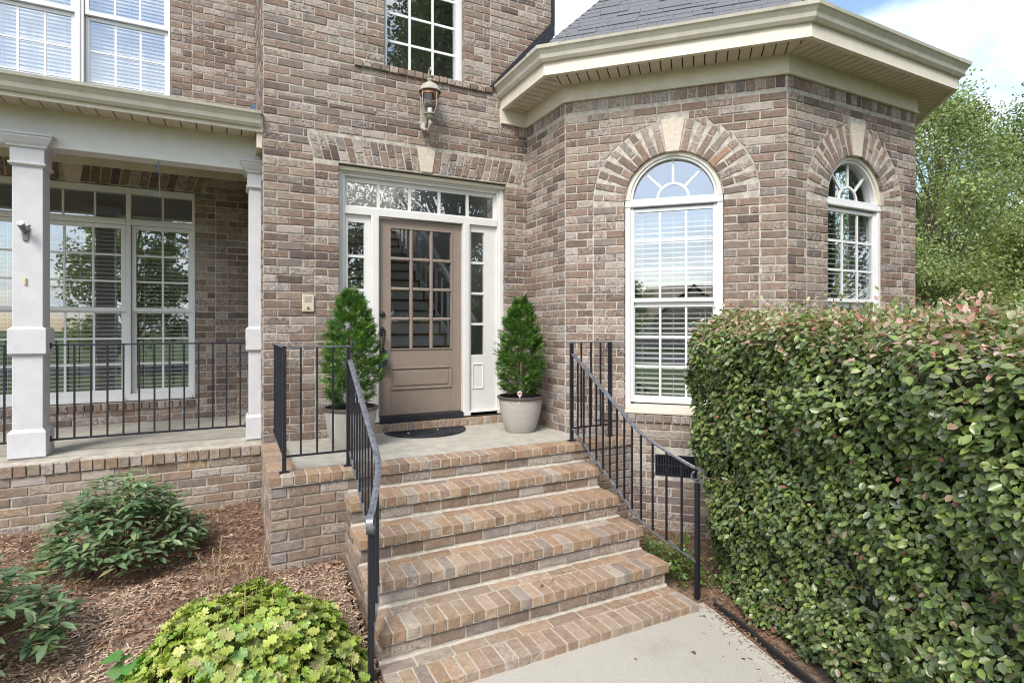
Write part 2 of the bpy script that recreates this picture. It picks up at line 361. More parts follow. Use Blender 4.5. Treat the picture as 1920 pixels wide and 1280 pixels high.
class Wall:
    def __init__(s, part, O, a, pal=PAL, white=.5, proud=.006):
        s.part, s.O, s.a, s.pal, s.white, s.proud = part, O, a, pal, white, proud; s.F = frame(O, a)
    def brick(s, quad, depth=.085, proud=None, t=None):
        BR.append(dict(part=s.part, O=s.O, a=s.a, F=s.F, q=quad, depth=depth, proud=(s.proud if proud is None else proud)+random.uniform(-.0025, .003), t=t or tone(s.pal, s.white)))
    def rect(s, u0, u1, z0, z1, **k): s.brick([(u0, z0), (u1, z0), (u1, z1), (u0, z1)], **k)
    def fill(s, u0, u1, z0, z1, ex=(), phase=0, ulim=None, CH=.0818, BH=.0705, L=.238, zb=0.0):
        i0 = math.floor((z0-zb)/CH)-1
        for i in range(i0, i0+400):
            b = zb+i*CH+(CH-BH)/2; t = b+BH
            if b > z1-.02: break
            b, t = max(b, z0), min(t, z1)
            if t-b < .03: continue
            ua, ub = (u0, u1) if ulim is None else ulim(b, t)
            if ub-ua < .03: continue
            u = ua; first = True; pat = (i+phase) % 2
            while u < ub-.012:
                ln = (L*.5-.003 if (pat and first) else L-.011)
                e = min(u+ln+random.uniform(-.004, .004), ub)
                if ub-e < .035: e = ub
                parts = [((u, u), (e, e))]
                for x in ex:
                    nb, ntp = x(b), x(t); out = []
                    if nb is None and ntp is None: continue
                    for (pb, pt), (qb, qt) in parts:
                        if nb is None or ntp is None: a1, a2 = (nb or ntp), (nb or ntp)
                        else: a1, a2 = nb, ntp
                        lb, lt = min(qb, a1[0]-.006), min(qt, a2[0]-.006); rb, rt = max(pb, a1[1]+.006), max(pt, a2[1]+.006)
                        if max(lb-pb, lt-pt) > .022: out.append(((pb, pt), (max(lb, pb+.004), max(lt, pt+.004))))
                        if max(qb-rb, qt-rt) > .022: out.append(((min(rb, qb-.004), min(rt, qt-.004)), (qb, qt)))
                    parts = out
                for (pb, pt), (qb, qt) in parts: s.brick([(pb, b), (qb, b), (qt, t), (pt, t)])
                u = e+.011; first = False
def brick_geo(q, depth, proud, seed, bare=False):
    """One tumbled brick face: uneven outline, worn edges. Local origin at the quad's centre."""
    r = random.Random(seed); cu = sum(p[0] for p in q)/4; cz = sum(p[1] for p in q)/4
    lc = [(p[0]-cu, p[1]-cz) for p in q]; ring = []
    for i in range(4):
        a, b = lc[i], lc[(i+1) % 4]; ring.append((a[0]+r.uniform(-.0028, .0028), a[1]+r.uniform(-.0028, .0028)))
        ln = math.hypot(b[0]-a[0], b[1]-a[1])
        if ln > .15:
            for k in (.35, .7): ring.append((a[0]+(b[0]-a[0])*k+r.uniform(-.001, .001), a[1]+(b[1]-a[1])*k+r.uniform(-.003, .003)))
    n = len(ring); ins = .006
    def shrink(p): return (p[0]-math.copysign(min(abs(p[0])*.5, ins*r.uniform(.5, 1.4)), p[0]), p[1]-math.copysign(min(abs(p[1])*.5, ins*r.uniform(.5, 1.4)), p[1]))
    inner = [shrink(p) for p in ring]
    v = [(p[0], depth, p[1]) for p in ring]+[(p[0], -proud+.005, p[1]) for p in ring]+[(p[0], -proud+r.uniform(-.0008, .0008), p[1]) for p in inner]+[(r.uniform(-.02, .02), -proud-r.uniform(0, .0016), 0)]
    f = []
    for i in range(n):
        j = (i+1) % n; f += [(i, j, n+j, n+i), (n+i, n+j, 2*n+j, 2*n+i), (2*n+i, 2*n+j, 3*n)]
    return (cu, cz), v, f
BMESH = {}
def flush_bricks(limit=300):
    """The 300 bricks of each thing that show largest become objects; the rest of each part is joined."""
    owners = {}
    for b in BR:
        root = b['part']
        while root.parent is not None: root = root.parent
        cs = [project(b['F']((u, 0, z))) for u, z in b['q']]
        ar = 0
        if all(c is not None for c in cs) and all(-5 < c[0] < 1925 and -5 < c[1] < 1285 for c in cs):
            ar = abs(sum(cs[i][0]*cs[(i+1) % 4][1]-cs[(i+1) % 4][0]*cs[i][1] for i in range(4)))/2
            cx = sum(c[0] for c in cs)/4; cy = sum(c[1] for c in cs)/4
            if HIDDEN(cx, cy): ar = 0
        b['ar'] = ar; owners.setdefault(root.name, []).append(b)
    rest = {}
    for own, lst in owners.items():
        lst.sort(key=lambda b: -b['ar'])
        for i, b in enumerate(lst):
            if i < limit and b['ar'] > 0:
                q = b['q']; wq, hq = q[1][0]-q[0][0], q[3][1]-q[0][1]
                rectq = abs(q[1][0]-q[2][0]) < 1e-6 and abs(q[0][0]-q[3][0]) < 1e-6
                if rectq:
                    key = (round(wq/.012), round(hq/.006), round(b['depth'], 2), random.randrange(5))
                    if key not in BMESH:
                        qq = [(0, 0), (wq, 0), (wq, hq), (0, hq)]; _, v, f = brick_geo(qq, b['depth'], .006, random.random())
                        mb = MB(); mb.add(v, f); BMESH[key] = (mb.mesh('brick', M['brick']), wq, hq)
                    me, w0, h0 = BMESH[key]; sc = (wq/w0, 1, hq/h0); cu, cz = (q[0][0]+q[1][0])/2, (q[0][1]+q[3][1])/2; pr = b['proud']-.006
                else:
                    (cu, cz), v, f = brick_geo(q, b['depth'], b['proud'], random.random()); mb = MB(); mb.add(v, f); me = mb.mesh('brick', M['brick']); sc = (1, 1, 1); pr = 0
                o = bpy.data.objects.new('brick', me); o.location = b['F']((cu, -pr, cz)); o.rotation_euler = (0, 0, b['a']); o.scale = sc; o.color = b['t']
                link(o, b['part'])
            else: rest.setdefault(b['part'].name, []).append(b)
    for pn, lst in rest.items():
        mb = MB(); cols = []
        for b in lst:
            (cu, cz), v, f = brick_geo(b['q'], b['depth'], b['proud'], random.random()); F = b['F']
            mb.add([F((p[0]+cu, p[1], p[2]+cz)) for p in v], f); cols += [b['t']]*len(v)
        me = bpy.data.meshes.new('brickwork'); me.from_pydata(mb.v, [], mb.f); me.materials.append(M['brickj'])
        bm = bmesh.new(); bm.from_mesh(me); bmesh.ops.recalc_face_normals(bm, faces=bm.faces); bm.to_mesh(me); bm.free()
        at = me.color_attributes.new('tint', 'FLOAT_COLOR', 'POINT'); at.data.foreach_set('color', np.array(cols, np.float32).ravel())
        tag(link(bpy.data.objects.new('brickwork', me), lst[0]['part']), kind='stuff')
HIDDEN = lambda x, y: (x > 1330 and y > 640) or (x > 1716)
def block_mesh(sx, sy, sz, c, seed, m):
    """A loose brick with worn edges on every side."""
    r = random.Random(seed); h = (sx/2, sy/2, sz/2); v = []; ix = {}
    for a in (-1, 1):
        for b in (-1, 1):
            for d in (-1, 1):
                base = [a*h[0]+r.uniform(-.0025, .0025), b*h[1]+r.uniform(-.003, .003), d*h[2]+r.uniform(-.0015, .0015)]
                for k in range(3):
                    p = list(base)
                    for j in range(3):
                        if j != k: p[j] -= (a, b, d)[j]*c*r.uniform(.7, 1.3)
                    ix[(a, b, d, k)] = len(v); v.append(tuple(p))
    f = []
    def quad(k, s_):
        o = [j for j in range(3) if j != k]; L_ = []
        for x, y in ((-1, -1), (1, -1), (1, 1), (-1, 1)):
            t = [0, 0, 0]; t[k] = s_; t[o[0]] = x; t[o[1]] = y; L_.append(ix[(*t, k)])
        f.append(tuple(L_))
    for k in range(3):
        for s_ in (-1, 1): quad(k, s_)
    for k in range(3):
        o = [j for j in range(3) if j != k]
        for x in (-1, 1):
            for y in (-1, 1):
                t0 = [0]*3; t0[k] = -1; t0[o[0]] = x; t0[o[1]] = y; t1 = list(t0); t1[k] = 1
                f.append((ix[(*t0, o[0])], ix[(*t1, o[0])], ix[(*t1, o[1])], ix[(*t0, o[1])]))
    for a in (-1, 1):
        for b in (-1, 1):
            for d in (-1, 1): f.append(tuple(ix[(a, b, d, k)] for k in range(3)))
    mb = MB(); mb.add(v, f); return mb.mesh('brick', m)
BLK = {}
def block(parent, x0, x1, y0, y1, z0, z1, t, m='brick'):
    sx, sy, sz = x1-x0, y1-y0, z1-z0; key = (round(sx/.01), round(sy/.01), round(sz/.01), random.randrange(6))
    if key not in BLK: BLK[key] = (block_mesh(sx, sy, sz, .004, random.random(), M[m]), sx, sy, sz)
    me, a, b, c = BLK[key]; o = bpy.data.objects.new('brick', me)
    o.location = ((x0+x1)/2+random.uniform(-.001, .001), (y0+y1)/2+random.uniform(-.003, .002), (z0+z1)/2+random.uniform(-.0015, .002)); o.rotation_euler = (random.uniform(-.006, .006), random.uniform(-.006, .006), random.uniform(-.008, .008))
    o.scale = (sx/a, sy/b, sz/c); o.color = t; return link(o, parent)
def backing(F, u0, u1, z0, z1, ops, th, y0=0.0):
    """Mortar body of a wall with openings; ops: (ua, ub, zlo(u), zhi(u), n)."""
    mb = MB(F); cuts = {u0, u1}
    for ua, ub, lo, hi, n in ops: cuts |= {ua+(ub-ua)*i/n for i in range(n+1)}
    cuts = sorted(c for c in cuts if u0-1e-6 <= c <= u1+1e-6)
    for a, b in zip(cuts, cuts[1:]):
        if b-a < 1e-5: continue
        m = (a+b)/2; act = sorted([o for o in ops if o[0] < m < o[1]], key=lambda o: o[2](m))
        lo_a = lo_b = z0
        for o in act+[None]:
            ha, hb = (o[2](a), o[2](b)) if o else (z1, z1)
            if max(ha-lo_a, hb-lo_b) > 1e-4: mb.prism([(a, lo_a), (b, lo_b), (b, hb), (a, ha)], y0, y0+th)
            if o: lo_a, lo_b = o[3](a), o[3](b)
    return mb
RECT = lambda u0, u1, z0, z1: (u0, u1, lambda u: z0, lambda u: z1, 1)
def ARCH(uc, r, z0, zs): return (uc-r, uc+r, lambda u: z0, lambda u: zs+math.sqrt(max(0, r*r-(u-uc)**2)), 24)

# ------------------------------------------------------------------ windows
def half_ring(F, uc, zc, r0, r1, y0, y1, n=28, a0=0, a1=PI):
    mb = MB(F); vs = []
    for i in range(n+1):
        a = a0+(a1-a0)*i/n; c_, s_ = math.cos(a), math.sin(a)
        vs += [(uc+r0*c_, y0, zc+r0*s_), (uc+r1*c_, y0, zc+r1*s_), (uc+r1*c_, y1, zc+r1*s_), (uc+r0*c_, y1, zc+r0*s_)]
    fs = [(4*i+j, 4*(i+1)+j, 4*(i+1)+(j+1) % 4, 4*i+(j+1) % 4) for i in range(n) for j in range(4)]+[(0, 1, 2, 3), (4*n+3, 4*n+2, 4*n+1, 4*n)]
    return mb.add(vs, fs)
def rect_frame(mb, u0, u1, z0, z1, t, y0, y1, tb=None, tt=None):
    tb = tb or t; tt = tt or t
    mb.box(u0, u0+t, y0, y1, z0, z1); mb.box(u1-t, u1, y0, y1, z0, z1); mb.box(u0+t, u1-t, y0, y1, z0, z0+tb); mb.box(u0+t, u1-t, y0, y1, z1-tt, z1); return mb
def glazing(parent, F, u0, u1, z0, z1, cols, rows, y, m='vinyl', g='glass', mw=.022, first=None):
    """Panes with the bars between them, each its own object."""
    cu = [u0+(u1-u0)*i/cols for i in range(cols+1)]; cz = [z0+(z1-z0)*i/rows for i in range(rows+1)]
    for i in range(1, cols): MB(F).box(cu[i]-mw/2, cu[i]+mw/2, y-.009, y+.009, z0, z1).build('muntin', M[m], parent)
    for j in range(1, rows):
        for i in range(cols):
            a = u0 if i == 0 else cu[i]+mw/2; b = u1 if i == cols-1 else cu[i+1]-mw/2
            MB(F).box(a, b, y-.0088, y+.0088, cz[j]-mw/2, cz[j]+mw/2).build('muntin', M[m], parent)
    for i in range(cols):
        for j in range(rows): MB(F).box(cu[i]-.004, cu[i+1]+.004, y-.002, y+.002, cz[j]-.004, cz[j+1]+.004).build('pane', M[g], parent)
def sash(parent, F, g0, g1, z0, z1, cols, rows, y, st=.04, m='vinyl', tb=None, tt=None):
    o = rect_frame(MB(F), g0-st, g1+st, z0-(tb or st), z1+(tt or st), st+.001, y-.018, y+.018, (tb or st)+.001, (tt or st)+.001).build('sash', M[m], parent, bev=.003)
    glazing(parent, F, g0, g1, z0, z1, cols, rows, y); return o
def blind(parent, F, u0, u1, z0, z1, y, tilt, pitch=.044, wd=.046, skip=()):
    mb = MB(F); z = z1; c_, s_ = math.cos(tilt)*wd/2, math.sin(tilt)*wd/2
    while z > z0:
        if not any(a < z < b for a, b in skip):
            mb.add([(u0, y-c_, z-s_), (u1, y-c_, z-s_), (u1, y, z+.003), (u0, y, z+.003), (u1, y+c_, z+s_), (u0, y+c_, z+s_), (u0, y-c_, z-s_-.002), (u1, y-c_, z-s_-.002), (u1, y+c_, z+s_-.002), (u0, y+c_, z+s_-.002)],
                   [(0, 1, 2, 3), (3, 2, 4, 5), (6, 9, 8, 7), (0, 6, 7, 1), (5, 4, 8, 9), (0, 3, 5, 9, 6), (1, 7, 8, 4, 2)])
        z -= pitch
    for u in (u0+.1, u1-.1, (u0+u1)/2) if u1-u0 > .6 else (u0+.1, u1-.1): mb.box(u-.0025, u+.0025, y-wd/2-.003, y-wd/2-.001, z0, z1)
    return tag(mb.build('blind', M['blind'], parent), kind='stuff')
def room(parent, x0, x1, y0, y1, z0, z1, m='room', rear=None, light_gap=None):
    """The inside of a room: floor, ceiling and the three walls away from the window."""
    t = .06; mb = MB()
    if rear: rect_frame(mb, x0-t, x1+t, z0-t, z1+t, rear[0]-x0+t, y1, y1+t, rear[2]-z0+t, z1-rear[3]+t)  # back wall with an opening added to bring daylight into the hall
    else: mb.box(x0-t, x1+t, y1, y1+t, z0-t, z1+t)
    mb.box(x0-t, x0, y0, y1, z0, z1); mb.box(x1, x1+t, y0, y1, z0, z1)
    if light_gap:
        a, b = light_gap; mb.box(x0-t, x1+t, y0, a, z1, z1+t); mb.box(x0-t, x1+t, b, y1, z1, z1+t)  # opening added in the ceiling so daylight falls on the stair
    else: mb.box(x0-t, x1+t, y0, y1, z1, z1+t)
    mb.box(x0-t, x1+t, y0, y1, z0-t, z0)
    return mb.build('room', M[m], parent)

# ================================================================== SETTING: ground, walk
def gz(x, y):
    """Height of the soil."""
    def lerp(a, b, t): t = max(0, min(1, t)); t = t*t*(3-2*t); return a+(b-a)*t
    if x > 2.0: return lerp(-.985, -.86, (y-3.2)/2.2)
    h = lerp(-1.0, -.70, (y-2.4)/2.0) if y < 4.4 else lerp(-.70, -.60, (y-4.4)/1.5)
    return lerp(h, -1.02, (x-.35)/.5) if y < 3.1 else lerp(h, -1.02, max((x-.74)/.06, (x-.35)/.5*(1-min(1, (y-3.1)/.3))))
def grid_sheet(name, x0, x1, y0, y1, st, fz, m, cut=None):
    nx, ny = int((x1-x0)/st), int((y1-y0)/st); v = []; f = []
    for j in range(ny+1):
        for i in range(nx+1): x, y = x0+(x1-x0)*i/nx, y0+(y1-y0)*j/ny; v.append((x, y, fz(x, y)))
    for j in range(ny):
        for i in range(nx):
            a = j*(nx+1)+i; f.append((a, a+1, a+nx+2, a+nx+1))
    mb = MB(); mb.add(v, f); return mb.build(name, M[m], None, True)
def nz2d(x, y): return .5*math.sin(x*5.1+1.3*math.sin(y*3.7))+.5*math.sin(y*6.3+1.7*math.sin(x*4.1))
tag(grid_sheet('planting_bed', -6, 12, 1.2, 12, .06, lambda x, y: gz(x, y)+.012*nz2d(x*2, y*2)+.006*nz2d(x*7, y*7), 'mulchbed'), kind='structure')
mb = MB(); mb.add([(-320, -320, -1.06), (320, -320, -1.06), (320, 320, -1.06), (-320, 320, -1.06)], [(0, 1, 2, 3)])
tag(mb.build('lawn', M['lawn']), kind='structure')
WK = [(.80, 3.08), (3.175, 3.08), (3.16, 2.95), (2.30, -.8), (2.30, -14), (1.0, -14), (.95, 0), (.80, 2.0)]
tag(MB().slab(WK, -1.09, -.955).build('walkway', M['walk'], bev=.008), kind='structure')
WKE = [(3.055, 3.075), (3.172, 3.075), (3.157, 2.95), (2.297, -.8), (2.18, -.8)]
walk = [o for o in COL.objects if o.name == 'walkway'][0]
MB().slab(WKE, -.9555, -.9535).build('border_band', M['walkb'], walk)
tag(MB().slab([(-300, -22), (300, -22), (300, -15), (-300, -15)], -1.2, -1.03).build('road', M['asphalt']), kind='structure')

# ================================================================== HOUSE: two-storey entry block and the wing behind the porch
YF, YW, XL, XI, XR = 5.85, 7.80, .257, 3.156, 3.522       # facade plane, wing plane, block's left edge, inner corner, upper right edge
house = thing('brick_house', 'two-storey brown brick house front with glazed taupe front door and tall upper windows', 'house', (1.7, 6.2, 0))
FF = frame((0, YF, 0), 0)
DO = (.97, 2.875, -.02, 2.80); UO = (1.437, 2.345, 3.905, 6.3)
ew = backing(FF, XL, XR, -.2, 5.7, [RECT(DO[0]-.006, DO[1]+.006, DO[2], DO[3]+.01), RECT(UO[0]-.006, UO[1]+.006, UO[2]-.01, UO[3])], .16).build('entry_wall', M['mortar'], house)
W = Wall(ew, (0, YF, 0), 0)
JA = lambda z: (.725-.07*(z-2.828)/.244, min(3.154, 3.075+.07*(z-2.828)/.244)) if 2.815 <= z <= 3.082 else None      # jack arch over the door
W.fill(XL+.004, .727, 0, 2.80)
W.fill(.737, .967, 0, 2.80, phase=1)
W.fill(2.878, XI-.004, 0, 2.80)
W.fill(XL+.004, XI-.004, 2.80, 3.40, ex=[JA])
W.fill(XL+.004, 2.79, 3.38, 3.83)
for i in range(4): W.rect(2.80+i*.0885, 2.80+i*.0885+.078, 3.395, 3.505)
W.fill(XL+.004, 1.115, 3.83, 5.7)
W.fill(1.126, 1.434, 3.905, 5.7, phase=1)
W.fill(2.348, 2.664, 3.905, 5.7, phase=1)
W.fill(2.675, XR-.004, 3.83, 5.7)
n = 17
for i in range(n):                                   # brick sill under the upper window
    a = 1.12+i*(2.70-1.12)/n; W.rect(a, a+(2.70-1.12)/n-.011, 3.835, 3.90, proud=.03, depth=.12)
# jack arch: splayed bricks either side of a stone keystone
KX = 1.90
for side, n in ((-1, 13), (1, 13)):
    for i in range(n):
        bw, tw_ = 1.10/n, 1.135/n; b0 = KX+side*(.072+i*bw); t0 = KX+side*(.112+i*tw_)
        b1 = KX+side*(.072+(i+1)*bw-.012); t1 = KX+side*(.112+(i+1)*tw_-.014)
        sp_ = .095 if i % 2 else .155
        for z0_, z1_ in ((2.828, 2.828+sp_), (2.828+sp_+.011, 3.072)):
            f0, f1 = (z0_-2.828)/.244, (z1_-2.828)/.244
            pts = [(b0+(t0-b0)*f0, z0_), (b1+(t1-b1)*f0, z0_), (b1+(t1-b1)*f1, z1_), (b0+(t0-b0)*f1, z1_)]
            if side < 0: pts = [pts[1], pts[0], pts[3], pts[2]]
            W.brick(pts)
MB(FF).prism([(KX-.064, 2.822), (KX+.064, 2.822), (KX+.107, 3.088), (KX-.107, 3.088)], -.014, .09).build('keystone', M['stone'], house, bev=.006)
# side of the block facing the porch
FS = frame((XL, YW, 0), -PI/2)
sw = backing(FS, 0, YW-YF-.002, -.2, 5.7, [], .14).build('porch_side_wall', M['mortar'], house)
Wall(sw, (XL, YW, 0), -PI/2).fill(.01, YW-YF-.01, 0, 5.7)
# wing wall: porch windows below, twin sash window above
FW = frame((0, YW, 0), 0)
PW = (-3.20, -.418, .256, 2.765); UW = (-2.452, -.68, 3.45, 6.2)
ww = backing(FW, -5.2, XL, -.8, 5.7, [RECT(PW[0]-.006, PW[1]+.006, PW[2]-.01, PW[3]+.01), RECT(UW[0]-.006, UW[1]+.006, UW[2], UW[3])], .16).build('wing_wall', M['mortar'], house)
W2 = Wall(ww, (0, YW, 0), 0, PAL, .5)
W2.fill(-.195+.006, XL-.006, 0, 3.1); W2.fill(-.414, -.195-.006, .155, 2.765, phase=1)
W2.fill(-4.6, -.195-.006, 0, .145, phase=1); W2.fill(-4.6, -3.21, .24, 2.76)
n = 36
for i in range(n): a = -3.21+i*2.80/n; W2.rect(a, a+2.80/n-.011, .158, .238, proud=.03, depth=.13)
n = 32
for i in range(n):                                    # splayed bricks over the porch windows
    c0 = -3.3+i*2.95/n; k = (c0+1.82)/1.5*.10
    if abs(c0+1.60+.05) < .10: continue
    W2.brick([(c0, 2.775), (c0+.08, 2.775), (c0+.08+k, 3.06), (c0+k, 3.06)])
MB(FW).prism([(-1.68, 2.77), (-1.55, 2.77), (-1.50, 3.06), (-1.73, 3.06)], -.014, .09).build('keystone', M['stone'], house, bev=.006)
W2.fill(-.30, -.195-.006, 2.765, 3.1); W2.fill(-.672, -.455, 3.5, 5.7, phase=1); W2.fill(-.445, XL-.006, 3.5, 5.7); W2.fill(-5.1, -2.462, 3.5, 5.7)

# ---- entrance: white frame with transom and sidelights, taupe door
en = rect_frame(MB(FF), .965, 2.88, 0.10, 2.79, .05, .075, .15).build('entrance_frame', M['white'], house, bev=.004)
mb = MB(FF)                                              # casing steps, transom bar and the two posts
rect_frame(mb, 1.0151, 2.8299, .1001, 2.7399, .028, .095, .15)
mb.box(1.0432, 2.8018, .085, .16, 2.315, 2.392); mb.box(1.315, 1.40, .085, .16, .1002, 2.3149); mb.box(2.365, 2.45, .085, .16, .1002, 2.3149)
mb.box(1.328, 1.387, .078, .0851, .1002, 2.3149); mb.box(2.378, 2.437, .078, .0851, .1002, 2.3149)
mb.build('door_posts', M['white'], en, bev=.003)
MB(FF).box(.93, 2.905, .045, .0749, 2.757, 2.797).build('drip_cap', M['cream'], en, bev=.004)
tr = rect_frame(MB(FF), 1.0435, 2.8015, 2.3925, 2.7115, .03, .135, .165, .022, .05).build('transom', M['white'], en)
def window_part(name, parent, cat=None): return link(bpy.data.objects.new(name, None), parent)
ed = [1.0735+.027*i+(2.7715-1.0735-.108)/5*i for i in range(6)]
for i in range(5):
    a = 1.0735+i*((1.698-.128)/5+.032); b = a+(1.698-.128)/5
    MB(FF).box(a-.003, b+.003, .149, .153, 2.411, 2.665).build('pane', M['glass'], en)
    if i: MB(FF).box(a-.032, a, .138, .162, 2.4146, 2.6614).build('muntin', M['white'], en)
for (a, b) in ((1.0435, 1.3145), (2.4505, 2.8015)):       # sidelights: four panes over a raised panel
    g0, g1 = (a+.035, b-.065) if a < 2 else (a+.03, b-.155)
    sl = MB(FF); rect_frame(sl, a, b, .14, 2.3145, .001, .13, .16); sl.box(a, g0, .12, .16, .14, 2.3145); sl.box(g1, b, .12, .16, .14, 2.3145)
    sl.box(g0, g1, .12, .16, 2.235, 2.3145); sl.box(g0, g1, .12, .16, .14, .80)
    so = sl.build('sidelight', M['white'], en, bev=.003)
    for j in range(4):
        z0_ = .80+j*(1.435/4); z1_ = z0_+1.435/4
        MB(FF).box(g0-.003, g1+.003, .144, .148, z0_+.01, z1_-.01 if j < 3 else z1_).build('pane', M['glass'], en)
        if j: MB(FF).box(g0, g1, .128, .16, z0_-.014, z0_+.014).build('muntin', M['white'], en)
    rect_frame(MB(FF), g0+.01, g1-.005, .40, .70, .018, .112, .125).build('panel', M['white'], en, bev=.005)
MB(FF).box(1.4005, 2.3645, .06, .2, .085, .155).box(1.0435, 1.3145, .075, .2, .085, .1395).box(2.4505, 2.8015, .075, .2, .085, .1395).build('threshold', M['rubber'], en, bev=.006)
dr = MB(FF); D0, D1, DZ0, DZ1 = 1.4035, 2.3615, .158, 2.305; G0, G1, GZ0, GZ1 = 1.535, 2.235, .885, 2.205
dr.box(D0, G0, .135, .18, DZ0, DZ1); dr.box(G1, D1, .135, .18, DZ0, DZ1); dr.box(G0, G1, .135, .18, GZ1, DZ1); dr.box(G0, G1, .135, .18, DZ0, GZ0)
door = dr.build('front_door', M['door'], house, bev=.004)
cw, ch = (G1-G0)/3, (GZ1-GZ0)/4
def bar(u0, u1, z0, z1): return MB(FF).box(u0, u1, .128, .175, z0, z1)
for i in range(1, 3): bar(G0+i*cw-.017, G0+i*cw+.017, GZ0, GZ1).build('muntin', M['door'], door, bev=.01)
for j in range(1, 4):
    for i in range(3): bar(G0+i*cw+(.0172 if i else 0), G0+(i+1)*cw-(.0172 if i < 2 else 0), GZ0+j*ch-.017, GZ0+j*ch+.017).build('muntin', M['door'], door, bev=.01)
for i in range(3):
    for j in range(4): MB(FF).box(G0+i*cw-.004, G0+(i+1)*cw+.004, .152, .156, GZ0+j*ch-.004, GZ0+(j+1)*ch+.004).build('pane', M['doorglass'], door)
rect_frame(MB(FF), G0-.012, G1+.012, GZ0-.012, GZ1+.012, .014, .124, .136).build('glazing_bead', M['door'], door, bev=.005)
rect_frame(MB(FF), 1.53, 2.245, .435, .68, .018, .122, .136).build('panel_moulding', M['door'], door, bev=.006)
MB(FF).box(1.575, 2.20, .126, .137, .478, .637).build('panel', M['door'], door, bev=.008)
def knob_lathe(u, z, r, y0, y1, n=16):
    mb = MB(lambda p: FF((u+p[0], y0-p[2], z+p[1]))); return mb.lathe([(0.001, y0-y1), (r, y0-y1), (r, .012), (r*.7, .02), (.001, .021)], n=n, cap=False)
HU = 1.445
knob_lathe(HU, 1.262, .031, .134, .136).build('deadbolt', M['bronze'], door, True)
hb = MB(FF); hb.prism([(HU-.03, 1.02), (HU+.03, 1.02), (HU+.036, 1.09), (HU, 1.135), (HU-.036, 1.09)], .122, .136)
ho = hb.build('handle', M['bronze'], door, bev=.006)
MB().tube([FF((HU, .125, 1.05)), FF((HU, .085, 1.045)), FF((HU, .072, .99)), FF((HU, .08, .91)), FF((HU, .125, .868))], [.009, .011, .013, .011, .009], 8).build('grip', M['bronze'], ho, True)
knob_lathe(HU, .86, .028, .134, .136).build('escutcheon', M['bronze'], door, True)
lb = thing('lockbox', 'blue-grey key lockbox hanging from the front door handle', 'lockbox', FF((HU+.01, .09, .70)))
MB(FF).box(HU-.03, HU+.05, .062, .112, .685, .815).build('case', M['steel'], lb, bev=.008)
MB().tube([FF((HU-.012, .087, .81)), FF((HU-.014, .087, .86)), FF((HU+.01, .087, .89)), FF((HU+.034, .087, .86)), FF((HU+.032, .087, .81))], .006, 6).build('shackle', M['bronze'], lb, True)
MB(FF).box(HU-.018, HU+.038, .0595, .063, .70, .775).build('dial_cover', M['bronze'], lb, bev=.003)

# ---- upper window over the door
uw = rect_frame(MB(FF), 1.437, 2.345, 3.905, 6.1, .02, .06, .15).box(1.457, 1.475, .05, .15, 3.93, 6.0).box(2.27, 2.325, .05, .15, 3.905, 6.0).build('upper_window', M['vinyl'], house)
glazing(uw, FF, 1.475, 2.27, 3.925, 5.15, 3, 4, .11, mw=.026)
# ---- upper twin sash window on the wing
ut = MB(FW); ut.box(-.741+.045, -.68, .03, .15, 3.46, 6.0); ut.box(-1.645+.04, -1.478-.045, .03, .15, 3.46, 6.0); ut.box(-1.60, -1.555, .018, .0305, 3.46, 6.0); ut.box(-2.45, -2.40, .03, .15, 3.46, 6.0)
ut.box(-.7, -.6801, .012, .0302, 3.46, 6.0)
uo = ut.build('upper_twin_window', M['vinyl'], house, bev=.003)
for g0, g1 in ((-1.478, -.741), (-2.36, -1.645)):
    sash(uo, FW, g0, g1, 3.62, 4.66, 3, 3, .10, .04); sash(uo, FW, g0, g1, 4.755, 5.8, 3, 3, .062, .04, tb=.05)
    blind(uo, FW, g0-.02, g1+.02, 3.6, 5.8, .20, R(62))
# ---- porch windows
pw = MB(FW); z0, z1 = PW[2], PW[3]
for a, b in ((-.4505, -.418), (-1.125, -1.0755), (-2.105, -2.025), (-3.2, -3.16)): pw.box(a, b, .03, .15, z0, z1)
for a, b in ((-1.0754, -.4506), (-2.0249, -1.1251), (-3.1599, -2.1051)):
    pw.box(a, b, .03, .15, z1-.07, z1); pw.box(a, b, .03, .15, 2.325, 2.395); pw.box(a, b, .03, .15, z0, z0+.08); pw.box(a, b, .012, .0299, z0, z0+.035); pw.box(a, b, .02, .0299, 2.345, 2.375)
po = pw.build('porch_window', M['vinyl'], house, bev=.004)
for g0, g1, c in ((-1.027, -.492, 2), (-1.975, -1.175, 3), (-3.10, -2.155, 3)):
    glazing(po, FW, g0-.045, g1+.04, 2.40, 2.69, c, 1, .10)
    sash(po, FW, g0, g1, 1.352, 2.277, c, 3, .075, .045); sash(po, FW, g0, g1, .385, 1.288, c, 3, .11, .045, tb=.05)
    blind(po, FW, g0-.03, g1+.03, .37, 2.24, .18, R(20), .048, .043)
